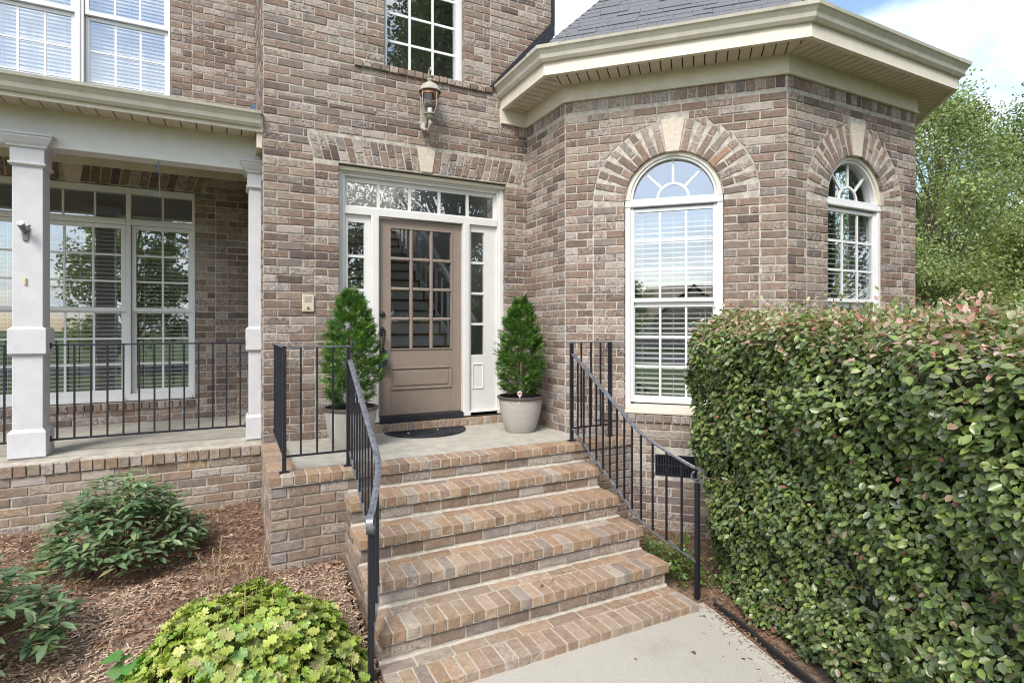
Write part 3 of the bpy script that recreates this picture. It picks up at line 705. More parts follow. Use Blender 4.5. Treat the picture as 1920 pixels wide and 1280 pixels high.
# ---- rooms behind the glass, stair in the hall
room(house, .7, 3.34, YF+.165, 11.9, .10, 5.6, 'room', (.8, 3.2, 4.45, 5.5), (9.95, 11.8)); room(house, -4.9, .1, YW+.165, 12.0, -.05, 3.0, 'roomdark'); room(house, -4.9, .1, YW+.165, 11.0, 3.3, 5.6, 'room')
st = link(bpy.data.objects.new('hall_stair', None), house)
SXR = 2.93
for k in range(17):
    y0, z0 = 7.05+.27*k, .10+.185*k
    MB().box(.705, SXR, y0, y0+.02, z0, z0+.155).build('riser', M['riser'], st); MB().box(.705, SXR+.04, y0-.03, y0+.27, z0+.1551, z0+.185).build('tread', M['tread'], st)
    MB().box(SXR-.015, SXR+.015, y0+.1, y0+.13, z0+.186, z0+1.06).build('baluster', M['riser'], st)
MB().sweep([(SXR, 6.95, 1.16), (SXR, 11.6, 4.346)], [(-.03, 0), (.03, 0), (.03, .06), (-.03, .06)]).build('banister', M['riser'], st)
MB().sweep([(SXR+.05, 6.95, .05), (SXR+.05, 11.6, 3.236)], [(-.009, -.12), (.009, -.12), (.009, .16), (-.009, .16)]).build('stringer', M['riser'], st)
# ---- flashing where the turret roof meets the facade
fl = MB(FF); fl.prism([(2.66, 3.915), (2.70, 3.89), (3.53, 4.70), (3.53, 4.87), (3.50, 4.87)], -.03, .0)
fl.build('roof_flashing', M['tar'], house); MB(FF).prism([(3.49, 4.83), (3.535, 4.83), (3.535, 5.7), (3.49, 5.7)], -.025, -.001).build('corner_flashing', M['tar'], house)

# ================================================================== TURRET: octagonal brick bay
AP, CT = 2.584, (5.740, 6.063)                        # apothem and centre
SD = 2*AP*math.tan(PI/8)
turret = thing('brick_turret', 'eight-sided brick turret with arched windows, deep white eaves and grey shingle roof', 'turret', (CT[0], CT[1], -1))
A0, A1, A2, A3 = (XI, YF), (XI, 4.992), (4.669, 3.479), (6.811, 3.479)
A4 = (A3[0]+SD*.7071, A3[1]+SD*.7071); A5 = (A4[0], A4[1]+1.6)
F45 = frame((A1[0], A1[1], 0), -PI/4); FR = frame((A2[0], A2[1], 0), 0); FL = frame((XI, YF, 0), -PI/2); FB = frame((A3[0], A3[1], 0), PI/4)
FLEN = math.hypot(A2[0]-A1[0], A2[1]-A1[1]); RLEN = A3[0]-A2[0]; LLEN = YF-A1[1]
ZB, ZT, ZS, RW = -1.25, 3.515, 2.41, .475              # base, top of brick, arch spring line, window half width
SILL = .245
def arched_wall(name, F, O, a, ln, uc, vent=None):
    ops = [ARCH(uc, RW+.006, SILL-.01, ZS)]
    if vent: ops.append(RECT(*vent))
    wl = backing(F, 0, ln, ZB, ZT+.2, ops, .15).build(name, M['mortar'], turret); Wq = Wall(wl, O, a)
    RO = .80
    def ex(z):
        if z < SILL-.09: return None
        if z <= ZS: return (uc-RO, uc+RO)
        d = RO*RO-(z-ZS)**2
        return (uc-math.sqrt(d), uc+math.sqrt(d)) if d > 0 else None
    exs = [ex]
    Wq.fill(.006, ln-.006, SILL-.085, 3.385, ex=exs)
    if vent:
        Wq.fill(.006, ln-.006, ZB, SILL-.09, ex=[lambda z: (vent[0]+.004, vent[1]-.004) if vent[2]-.035 < z < vent[3]+.035 else None])
    else: Wq.fill(.006, ln-.006, ZB, SILL-.09)
    Wq.fill(uc-RO+.007, uc-RW-.001, SILL, ZS-.005, phase=0); Wq.fill(uc+RW+.001, uc+RO-.007, SILL, ZS-.005, phase=1)
    n = max(1, round((ln-.02)/.0885))
    for i in range(n): u = .008+i*(ln-.016)/n; Wq.rect(u, u+(ln-.016)/n-.010, 3.395, 3.505)
    n = 18
    for i in range(n): u = uc-RO+.01+i*(2*RO-.02)/n; Wq.rect(u, u+(2*RO-.02)/n-.011, SILL-.083, SILL-.006, proud=.028, depth=.12)
    nv = 9
    for sd_ in (0, 1):                                 # arch ring: uncut bricks, wedge joints
        for i in range(nv):
            an = (i+.5)*(R(82)/nv); an = an if sd_ == 0 else PI-an; ca, sa = math.cos(an), math.sin(an); h = .0325
            sp_ = .585 if i % 2 else .69
            for r0_, r1_ in ((RW+.002, sp_), (sp_+.011, RO-.008)):
                pts = [(uc+r0_*ca+h*sa, ZS+r0_*sa-h*ca), (uc+r1_*ca+h*sa, ZS+r1_*sa-h*ca), (uc+r1_*ca-h*sa, ZS+r1_*sa+h*ca), (uc+r0_*ca-h*sa, ZS+r0_*sa+h*ca)]
                Wq.brick(pts)
    MB(F).prism([(uc-.062, ZS+RW-.004), (uc+.062, ZS+RW-.004), (uc+.118, ZS+RO+.0), (uc-.118, ZS+RO)], -.016, .09).build('keystone', M['stone'], turret, bev=.006)
    # window
    o = MB(F)
    for a_, b_ in ((uc-RW, uc-RW+.055), (uc+RW-.055, uc+RW)): o.box(a_, b_, .035, .14, SILL+.04, ZS+.02)
    for a_, b_ in ((uc-RW+.0551, uc-RW+.085), (uc+RW-.085, uc+RW-.0551)): o.box(a_, b_, .055, .14, SILL+.11, ZS-.06)
    o.box(uc-RW+.0551, uc+RW-.0551, .030, .14, ZS-.055, ZS+.025); o.box(uc-RW-.0, uc+RW, .026, .0349, ZS-.05, ZS-.02)
    wo = o.build('arched_window', M['vinyl'], turret, bev=.003)
    half_ring(F, uc, ZS+.02, RW-.052, RW-.002, .03, .14).build('arch_casing', M['cream'], wo, True)
    half_ring(F, uc, ZS+.02, RW-.078, RW-.0522, .05, .14).build('arch_sash', M['vinyl'], wo, True)
    MB(F).prism([(uc-RW, SILL+.0), (uc+RW, SILL+.0), (uc+RW, SILL+.035), (uc-RW, SILL+.035)], -.012, .14).prism([(uc-RW+.02, SILL+.0352), (uc+RW-.02, SILL+.0352), (uc+RW-.02, SILL+.085), (uc-RW+.02, SILL+.085)], .02, .14).build('window_sill', M['cream'], wo, bev=.006)
    half_ring(F, uc, ZS+.026, .140, .164, .092, .112).build('muntin', M['vinyl'], wo, True)
    for an in (R(45), R(90), R(135)):
        ca, sa = math.cos(an), math.sin(an); h = .0115; r0_, r1_ = .1642, RW-.0785
        MB(F).prism([(uc+r0_*ca+h*sa, ZS+.026+r0_*sa-h*ca), (uc+r1_*ca+h*sa, ZS+.026+r1_*sa-h*ca), (uc+r1_*ca-h*sa, ZS+.026+r1_*sa+h*ca), (uc+r0_*ca-h*sa, ZS+.026+r0_*sa+h*ca)], .092, .112).build('muntin', M['vinyl'], wo)
    MB(F).prism([(uc+.15*math.cos(PI*i/16), ZS+.026+.15*math.sin(PI*i/16)) for i in range(17)], .100, .104).build('pane', M['glass'], wo)
    for q in range(4):
        aa = [PI/4*q+PI/4*i/6 for i in range(7)]
        MB(F).prism([(uc+.15*math.cos(x), ZS+.026+.15*math.sin(x)) for x in aa]+[(uc+(RW-.07)*math.cos(x), ZS+.026+(RW-.07)*math.sin(x)) for x in reversed(aa)], .100, .104).build('pane', M['glass'], wo)
    g0, g1 = uc-.382, uc+.382
    sash(wo, F, g0, g1, 1.415, 2.305, 3, 3, .08, .034); sash(wo, F, g0, g1, .415, 1.330, 3, 3, .115, .034, tb=.07, tt=.055)
    blind(wo, F, g0-.03, g1+.03, .40, 2.31, .18, R(21), .052, .046)
    return wl
arched_wall('front_wall', F45, (A1[0], A1[1], 0), -PI/4, FLEN, 1.10, (.93, 1.335, -.372, -.158))
arched_wall('end_wall', FR, (A2[0], A2[1], 0), 0, RLEN, 1.075)
lw = backing(FL, -.02, LLEN, ZB, ZT+.2, [], .15).build('side_wall', M['mortar'], turret); WL = Wall(lw, (XI, YF, 0), -PI/2)
WL.fill(.008, LLEN-.006, 0, 3.385)
for i in range(10): u = .008+i*(LLEN-.012)/10; WL.rect(u, u+(LLEN-.012)/10-.010, 3.395, 3.505)
arched_wall('far_wall', FB, (A3[0], A3[1], 0), PI/4, SD, 1.07)  # its unseen window is added to let daylight into the turret room
# crawl space vent
vo = MB(F45); rect_frame(vo, .93, 1.335, -.372, -.158, .012, -.004, .09); vo.box(.93, 1.335, .07, .12, -.372, -.158)
vent = vo.build('crawl_vent', M['iron'], turret)
for i in range(14): MB(F45).box(.95+i*.027, .963+i*.027, .0, .03, -.359, -.171).build('slat', M['iron'], vent)
MB(F45).box(.943, 1.322, .004, .034, -.272, -.258).build('crossbar', M['iron'], vent)
# interior of the turret
mbx = MB(); TP = [(3.42, 5.15), (4.80, 3.76), (6.68, 3.76), (8.0, 5.08), (8.0, 8.0), (3.42, 8.0)]
mbx.slab(TP, 3.52, 3.58).slab(TP, -.1, -.05).box(3.42, 8.0, 8.0, 8.06, -.05, 3.52).box(8.0, 8.06, 5.2, 8.0, -.05, 3.52).box(3.36, 3.42, 5.15, 8.0, -.05, 3.52)
mbx.build('room', M['room'], turret)
# eaves: frieze, bead, soffit, fascia, gutter
PATH = [(2.80, YF), A0, A1, A2, A3, A4, A5]
OUT = -1
MB().run(PATH, [(0, 3.525), (.022, 3.525), (.022, 3.70), (0, 3.70)]).build('frieze_board', M['cream'], turret)
MB().run(PATH, [(0, 3.503), (.034, 3.503), (.040, 3.512), (.034, 3.5248), (0, 3.5248)]).build('frieze_bead', M['cream'], turret)
EV = [A0, A1, A2, A3, A4, A5]
MB().run(EV, [(.30, 3.672), (.345, 3.672), (.345, 3.80), (.30, 3.80)]).build('fascia', M['cream'], turret)
GUT = [(.3452, 3.80), (.375, 3.80), (.395, 3.825), (.405, 3.86), (.43, 3.895), (.445, 3.905), (.452, 3.93), (.440, 3.932), (.43, 3.915), (.3452, 3.915)]
gut = MB().run(EV, GUT).build('gutter', M['gutter'], turret)
for i in (1, 2, 3):                                    # seam sleeves at the corners
    p_, c_, q_ = Vector(EV[i-1]), Vector(EV[i]), Vector(EV[i+1]); a_ = c_+(p_-c_).normalized()*.035; b_ = c_+(q_-c_).normalized()*.035
    MB().run([tuple(a_), tuple(c_), tuple(b_)], [(.3452, 3.796), (.377, 3.796), (.398, 3.822), (.408, 3.857), (.433, 3.891), (.449, 3.902), (.456, 3.934), (.440, 3.936), (.43, 3.92), (.3452, 3.92)]).build('seam_sleeve', M['gutter'], gut)
MB().run(EV, [(.02, 3.703), (.30, 3.703), (.30, 3.72), (.02, 3.72)]).build('soffit_shade', M['gap'], turret)  # dark sheet above the panels, painted as the shade in their gaps
def soffit_panels(parent, P0, P1, m0, m1, o0, o1, z, pitch=.102, gap=.012):
    """Narrow vinyl boards across the eave; m0/m1: mitre slopes at the ends."""
    d = (Vector(P1)-Vector(P0)); ln = d.length; d.normalize(); nv = Vector((-d.y, d.x))*OUT
    u0, u1 = -m0*o1, ln+m1*o1; k = int((u1-u0)/pitch)+1
    for i in range(k):
        a, b = u0+i*pitch, u0+(i+1)*pitch-gap
        poly = [(a, o0), (b, o0), (b, o1), (a, o1)]
        def clip(poly, f):
            out = []
            for j in range(len(poly)):
                p, q = poly[j], poly[(j+1) % len(poly)]; fp, fq = f(p), f(q)
                if fp >= 0: out.append(p)
                if fp*fq < 0: t = fp/(fp-fq); out.append((p[0]+(q[0]-p[0])*t, p[1]+(q[1]-p[1])*t))
            return out
        poly = clip(poly, lambda p: p[0]+m0*p[1]-.004); poly = clip(poly, lambda p: ln+m1*p[1]-.004-p[0]) if len(poly) > 2 else poly
        if len(poly) < 3: continue
        pts = [(P0[0]+d.x*p[0]+nv.x*p[1], P0[1]+d.y*p[0]+nv.y*p[1]) for p in poly]
        MB().slab(pts, z, z+.012).build('soffit_panel', M['soffit'], parent)
so = MB().run(EV, [(.0222, 3.684), (.040, 3.684), (.040, 3.698), (.0222, 3.698)]).build('soffit', M['soffit'], turret)
T8 = math.tan(PI/8)
soffit_panels(so, A0, A1, 0, T8, .041, .299, 3.684); soffit_panels(so, A1, A2, T8, T8, .041, .299, 3.684); soffit_panels(so, A2, A3, T8, T8, .041, .299, 3.684); soffit_panels(so, A3, A4, T8, T8, .041, .299, 3.684)
# roof: underlay and individually laid shingles
EA, EZ, TAN = AP+.395, 3.905, .96
def roof_pt(ap, ang): return (CT[0]+ap/math.cos(PI/8)*math.cos(ang), CT[1]+ap/math.cos(PI/8)*math.sin(ang), EZ+(EA-ap)*TAN)
mb = MB(); ring = [roof_pt(EA, R(-157.5+45*i)) for i in range(8)]; mb.add(ring+[(CT[0], CT[1], EZ+EA*TAN)], [(i, (i+1) % 8, 8) for i in range(8)])
roof = mb.build('roof', M['shingle'], turret)
mb = MB(); EXP = .138; CS = math.cos(math.atan(TAN))
cosr, sinr = CS, math.sin(math.atan(TAN))
SHT = [(.145, .148, .158), (.125, .128, .14), (.165, .168, .178), (.15, .15, .155)]
for fc, (ang, rows) in enumerate(((R(180), 22), (R(-135), 22), (R(-90), 22))):
    nx_, ny_ = math.cos(ang), math.sin(ang); tx, ty = -ny_, nx_
    for r_ in range(rows):
        w0 = r_*EXP; a0 = EA-w0*CS; a1 = EA-(w0+EXP+.03)*CS; h0, h1 = a0*T8, a1*T8
        u = -h0-(r_ % 3)*.11-random.uniform(0, .06)
        while u < h0:
            wd = random.choice((.18, .24, .30, .33)); ua, ub = max(u+.002, -h0), min(u+wd-.002, h0); u += wd
            if ub-ua < .02: continue
            va, vb = max(ua, -h1), min(ub, h1); 
            if vb-va < .01: va = vb = max(-h1, min(h1, (ua+ub)/2))
            lift = random.uniform(.006, .010)+(.006 if random.random() < .35 else 0); dz = random.uniform(-.008, .004)
            def rp(uu, ap_, up): return (CT[0]+nx_*(ap_+up*sinr)+tx*uu, CT[1]+ny_*(ap_+up*sinr)+ty*uu, EZ+(EA-ap_)*TAN+up*cosr)
            if fc == 0 and CT[1]+ty*((ua+ub)/2) > YF-.02 and CT[0]+nx_*a0 < XR: continue
            s_ = MB(); s_.add([rp(ua, a0-dz*CS, lift), rp(ub, a0-dz*CS, lift), rp(vb, a1, .004), rp(va, a1, .004), rp(ua, a0-dz*CS, 0), rp(ub, a0-dz*CS, 0)], [(0, 1, 2, 3), (4, 5, 1, 0), (1, 5, 2), (4, 0, 3)])
            c = project(rp((ua+ub)/2, a0, 0))
            if c and c[1] > -12 and -10 < c[0] < 1930: s_.build('shingle', M['shingle'], roof)
            else: mb.add(s_.v, s_.f)
tag(mb.build('shingles', M['shingle'], roof), kind='stuff')
for ang in (R(-157.5), R(-112.5), R(-67.5)):           # hip caps
    for k in range(14):
        a0 = EA-.02-k*.11; a1 = a0-.13; p0, p1 = Vector(roof_pt(a0, ang)), Vector(roof_pt(a1, ang)); sd_ = Vector((-math.sin(ang), math.cos(ang), 0))
        MB().add([tuple(p0+sd_*.09+Vector((0, 0, -.028))), tuple(p0+Vector((0, 0, .022))), tuple(p0-sd_*.09+Vector((0, 0, -.028))), tuple(p1+sd_*.09+Vector((0, 0, -.032))), tuple(p1+Vector((0, 0, .010))), tuple(p1-sd_*.09+Vector((0, 0, -.032)))], [(0, 1, 4, 3), (1, 2, 5, 4)]).build('hip_shingle', M['shingle'], roof)

# ================================================================== PORCH on the left
porch = thing('front_porch', 'white columned front porch on a brick base left of the entry', 'porch', (-2, 6.2, -.6))
PY = 5.965
FP = frame((0, PY, 0), 0)
pb = backing(FP, -5.2, XL-.001, -1.0, -.03, [], .2).build('porch_base', M['mortar'], porch); WP = Wall(pb, (0, PY, 0), 0, PALG, .55)
WP.fill(-5.1, XL-.006, -.95, -.128, zb=-.128-.0818*12)
k = 60
for i in range(k):
    a = -5.1+i*(5.1+XL-.006)/k; b = a+(5.1+XL-.006)/k-.011
    if a < -2.2: WP.rect(a, b, -.122, -.034, proud=.028, depth=.02)
    else: block(pb, a, b, PY-.024, PY+.165, -.122, -.032, tone(PALG, .5))
MB().box(-5.2, XL-.001, PY+.17, YW-.001, -.2, -.004).build('porch_floor', M['concrete'], porch, bev=.004)
CY = 6.15
def column(x0, x1, y0, half=False):
    """Square boxed column: base, collar, neck and crown."""
    y1 = y0+(x1-x0 if not half else .215); e = lambda d: (x0-d, (x1+d) if not half else x1)
    sh = MB(); sh.box(x0, x1, y0, y1, .226, 2.545)
    c = sh.build('column', M['column'], porch, bev=.006)
    def ring(name, d, z0_, z1_, top=0, bot=0):
        a, b = e(d); mb_ = MB()
        mb_.box(a, b, y0-d, y1+d, z0_, z1_)
        if top: a2, b2 = e(.003); mb_.add([(a, y0-d, z1_), (b, y0-d, z1_), (b, y1+d, z1_), (a, y1+d, z1_), (a2, y0-.003, z1_+top), (b2, y0-.003, z1_+top), (b2, y1+.003, z1_+top), (a2, y1+.003, z1_+top)], [(0, 1, 5, 4), (1, 2, 6, 5), (2, 3, 7, 6), (3, 0, 4, 7)])
        if bot: a2, b2 = e(.003); mb_.add([(a, y0-d, z0_), (b, y0-d, z0_), (b, y1+d, z0_), (a, y1+d, z0_), (a2, y0-.003, z0_-bot), (b2, y0-.003, z0_-bot), (b2, y1+.003, z0_-bot), (a2, y1+.003, z0_-bot)], [(0, 4, 5, 1), (1, 5, 6, 2), (2, 6, 7, 3), (3, 7, 4, 0)])
        return mb_.build(name, M['column'], c, bev=.003)
    ring('base', .026, 0, .214, top=.03); ring('collar', .026, .895, 1.105, top=.022, bot=.02)
    ring('neck', .012, 2.545, 2.70); ring('moulding', .024, 2.528, 2.546, bot=.018)
    cr_ = MB(); a, b = e(0)
    prof = [(.014, 2.672), (.03, 2.676), (.034, 2.69), (.05, 2.71), (.066, 2.738), (.074, 2.752), (.074, 2.768), (.084, 2.770), (.084, 2.79)]
    pts = [(x1 if half else x1, y1), (x1, y0), (x0, y0), (x0, y1)] if half else None
    loops = []
    for d, z in prof: loops.append([(x0-d, y0-d, z), ((x1+d) if not half else x1, y0-d, z), ((x1+d) if not half else x1, y1+d, z), (x0-d, y1+d, z)])
    vs = [p for l_ in loops for p in l_]; m_ = len(loops)
    cr_.add(vs, [(4*i+j, 4*i+(j+1) % 4, 4*i+4+(j+1) % 4, 4*i+4+j) for i in range(m_-1) for j in range(4)]+[(3, 2, 1, 0), tuple(range(4*m_-4, 4*m_))])
    cr_.build('crown', M['column'], c, bev=.002)
    return c
c1 = column(-1.692, -1.482, CY); c2 = column(.140, XL-.001, CY, True)
# flag bracket and cleat on the column
fb = MB(); fb.prism([(-1.632, 1.985), (-1.622, 2.0), (-1.578, 2.0), (-1.568, 1.985), (-1.580, 1.88), (-1.588, 1.865), (-1.612, 1.865), (-1.620, 1.88)], CY-.012, CY-.0005)
fbo = fb.build('flag_bracket', M['bracket'], c1, bev=.004)
MB().tube([(-1.60, CY-.008, 1.945), (-1.602, CY-.045, 1.965), (-1.606, CY-.12, 2.005)], [.018, .024, .027], 12).build('flag_socket', M['bracket'], fbo, True)
MB().tube([(-1.575, CY-.05, 1.985), (-1.555, CY-.06, 1.995)], [.006, .009], 8).build('set_screw', M['bracket'], fbo, True)
MB().box(-1.61, -1.592, CY-.012, CY-.0005, 1.485, 1.55).build('cleat', M['ylw'], c1, bev=.005)
# beam, soffit, fascia, gutter, roof
MB().box(-5.2, XL-.001, CY+.005, CY+.20, 2.702, 3.06).build('beam', M['white'], porch, bev=.004)
MB().box(-5.2, XL-.001, YW-.021, YW-.0005, 2.965, 3.12).build('wall_frieze', M['cream'], porch)
ps = MB().box(-5.2, XL-.001, 5.88, YW-.03, 3.115, 3.15).build('porch_ceiling', M['gap'], porch)  # dark sheet over the boards; the shade of their gaps is its colour
i = 0
x = XL-.004
while x > -2.9:
    MB().box(x-.122, x, CY+.203, YW-.0215, 3.088, 3.104).build('ceiling_panel', M['soffit'], ps); x -= .130
x = XL-.06
while x > -2.9:
    MB().box(x-.118, x, 5.872, CY+.004, 3.028, 3.042).build('soffit_panel', M['soffit'], ps); x -= .128
MB().box(-5.2, XL-.055, CY-.016, CY+.0045, 3.0, 3.05).build('soffit_mould', M['cream'], porch)
MB().box(-5.2, XL-.001, 5.845, 5.87, 3.005, 3.17).build('fascia', M['cream'], porch)
MB().box(XL-.055, XL-.001, 5.8705, CY+.004, 2.86, 3.17).build('gutter_return', M['cream'], porch)
OUT = -1
g = [(o-.345, z-.758) for o, z in GUT]
MB().run([(-5.2, 5.845), (XL-.02, 5.845)], g).build('gutter', M['gutter'], porch)
MB().add([(-5.2, 5.80, 3.17), (XL-.001, 5.80, 3.17), (XL-.001, YW, 3.80), (-5.2, YW, 3.80), (-5.2, 5.80, 3.16), (XL-.001, 5.80, 3.16), (XL-.001, YW, 3.79), (-5.2, YW, 3.79)], [(0, 1, 2, 3), (7, 6, 5, 4), (0, 4, 5, 1)]).build('porch_roof', M['shingle'], porch)
MB().add([(XL-.10, YW-.22, 3.72), (XL-.002, YW-.22, 3.72), (XL-.002, YW-.22, 3.9), (XL-.05, YW-.22, 3.9), (XL-.10, YW-.2, 3.72), (XL-.05, YW-.2, 3.9), (XL-.002, YW-.2, 3.9), (XL-.002, YW-.2, 3.72)], [(0, 1, 2, 3), (4, 5, 6, 7), (0, 3, 5, 4)]).build('step_flashing', M['steel'], porch)
hk = thing('hanging_wire_hook', 'thin wire hook hanging empty from the porch beam', 'hook', (-.72, CY+.1, 2.70))
HX, HY = -.635, CY+.06
MB().tube([(HX, HY, 2.702), (HX, HY, 2.66), (HX-.012, HY, 2.645), (HX-.02, HY, 2.665)], .004, 6).build('screw_eye', M['steel'], hk)
MB().tube([(HX-.022, HY, 2.63), (HX-.028, HY, 2.66), (HX-.01, HY, 2.665), (HX, HY, 2.64), (HX+.012, HY, 2.42), (HX+.010, HY, 2.395), (HX-.01, HY, 2.385), (HX-.035, HY, 2.40), (HX-.03, HY, 2.425)], .0035, 6).build('wire', M['steel'], hk, True)

# ================================================================== STEPS and landing
steps = thing('brick_steps', 'wide brick steps with white joints rising to the concrete entry landing', 'steps', (1.9, 3.8, -.96))
NOSE = [4.467, 4.198, 3.902, 3.604, 3.303, 3.0]; SX0, SX1 = .775, 3.052; RZ = .18
core = MB()
core.box(.262, 3.70, 4.505, YF-.002, -1.2, -.10)
for k in range(1, 6): core.box(SX0+.03, SX1-.03, NOSE[k]+.03, NOSE[k-1]+.045, -1.2, -RZ*k-.012)
core = core.build('step_core', M['mortar'], steps)
MB().box(.452, 3.45, 4.685, YF+.0, -.11, -.001).slab([(3.45, 4.685), (3.62, 4.685), (3.45, 4.72)], -.11, -.001).build('landing_slab', M['concrete'], steps, bev=.004)
MB().box(.97, 2.875, YF+.0005, YF+.10, -.11, -.002).build('door_pad', M['concrete'], steps)
def tread(k):
    z = -RZ*k; y = NOSE[k]; x0, x1 = (.236, 3.64) if k == 0 else (SX0, SX1); n = round((x1-x0)/.0885); p = (x1-x0)/n
    pr = PALS
    for i in range(n):
        a = x0+i*p; block(core, a+.0045, a+p-.0055, y+random.uniform(-.003, .003), y+.205, z-.068, z, tone(pr, .28))
    MB().box(x0+.008, x1-.008, y+.006, y+.207, z-.074, z-.0045).build('bed_joint', M['mortarw'], core)
    if k:                                              # stretchers behind the nosing, then a rough mortar fillet
        u = x0+.0-random.uniform(0, .12); y2 = y+.216
        while u < x1-.02:
            a, b = max(u, x0+.002), min(u+.238, x1-.002)
            if b-a > .04: block(core, a+.004, b-.005, y2, NOSE[k-1]+.035, z-.06, z-.002, tone(pr, .28))
            u += .238
        MB().box(x0+.008, x1-.008, y2-.01, NOSE[k-1]+.035, z-.066, z-.006).build('bed_joint', M['mortarw'], core)
        f = MB(); pts = []; m_ = 40
        for i in range(m_+1):
            x = x0+.01+(x1-x0-.02)*i/m_; o = random.uniform(.003, .013); h = random.uniform(.004, .012)
            pts += [(x, NOSE[k-1]+.03, z+h+.002), (x, NOSE[k-1]+.022-o*.35, z+h*.45), (x, NOSE[k-1]+.02-o, z-.004), (x, NOSE[k-1]+.03, z-.004)]
        f.add(pts, [(4*i+j, 4*i+4+j, 4*i+4+(j+1) % 4, 4*i+(j+1) % 4) for i in range(m_) for j in range(4)]); f.build('mortar_fillet', M['mortarw'], core, True)
M['mortarw'] = simple('step_mortar', (.43, .395, .335), .95, 25, .15, .003, 150, .15)
for k in range(6): tread(k)
for k in range(5):                                     # riser courses
    z = -RZ*k-.068-.012; wr = Wall(core, (0, NOSE[k]+.026, 0), 0, PALR, .6, .004); u = SX0+.028-random.choice((.02, .12, .17))
    while u < SX1-.03:
        a, b = max(u, SX0+.028), min(u+.227, SX1-.028)
        if b-a > .035: wr.rect(a, b, z-.078, z, depth=.03)
        u += .238
    MB().box(SX0+.03, SX1-.03, NOSE[k]+.0275, NOSE[k]+.05, -RZ*(k+1), z+.012).build('riser_joint', M['mortarw'], core)
# pier walls either side of the flight, and the flight's own sides
wl = Wall(core, (0, 4.492, 0), 0, PALR, .45); wl.fill(.25, SX0+.04, -1.1, -.08, zb=-.08-.0818*14); wl.fill(SX1-.04, 3.66, -1.1, -.08, zb=-.08-.0818*14)
for bx in ((.258, SX0+.06, 4.498, 4.52), (SX1-.05, 3.665, 4.498, 4.52), (.249, .27, 4.5205, YF-.001)): MB().box(*bx, -1.15, -.078).build('pier_wall', M['mortar'], steps)
ws = Wall(core, (.249, YF, 0), -PI/2, PALR, .45); ws.fill(.01, YF-4.495, -1.1, -.08, zb=-.08-.0818*14)
def side_lim(b, t, flip):
    ys = [NOSE[k]+.03 for k in range(1, 6) if -RZ*k-.07 >= t]
    if not ys: return (0, 0)
    y = min(ys); return (4.505-4.505, 4.505-y) if not flip else (0, 4.505-y)
Wall(core, (SX0+.022, 4.505, 0), -PI/2, PALR, .5).fill(0, 1.5, -1.1, -.25, ulim=lambda b, t: side_lim(b, t, 0), zb=-.25-.0818*12)
class WallR(Wall): pass
wr2 = Wall(core, (SX1-.022, NOSE[5]+.02, 0), PI/2, PALR, .5)
def rlim(b, t):
    ys = [NOSE[k]+.03 for k in range(1, 6) if -RZ*k-.07 >= t]
    return (min(ys)-NOSE[5]-.02, 4.50-NOSE[5]-.02) if ys else (0, 0)
wr2.fill(0, 1.5, -1.1, -.25, ulim=rlim, zb=-.25-.0818*12)
y = 4.69
while y < YF-.05:                                      # bricks laid across the pier's left edge
    block(core, .238, .445, y, y+.074, -.069, -.001, tone(PALS, .35)); y += .085
MB().box(.25, .451, 4.67, YF-.001, -.075, -.006).build('bed_joint', M['mortarw'], core)
n = 21
for i in range(n):                                     # brick sill under the door
    a = .975+i*1.895/n; block(core, a+.004, a+1.895/n-.006, YF+.025, YF+.16, .0, .083, tone(PALS, .35))
MB().box(.972, 2.873, YF+.031, YF+.2, -.05, .078).build('sill_bed', M['mortarw'], core)

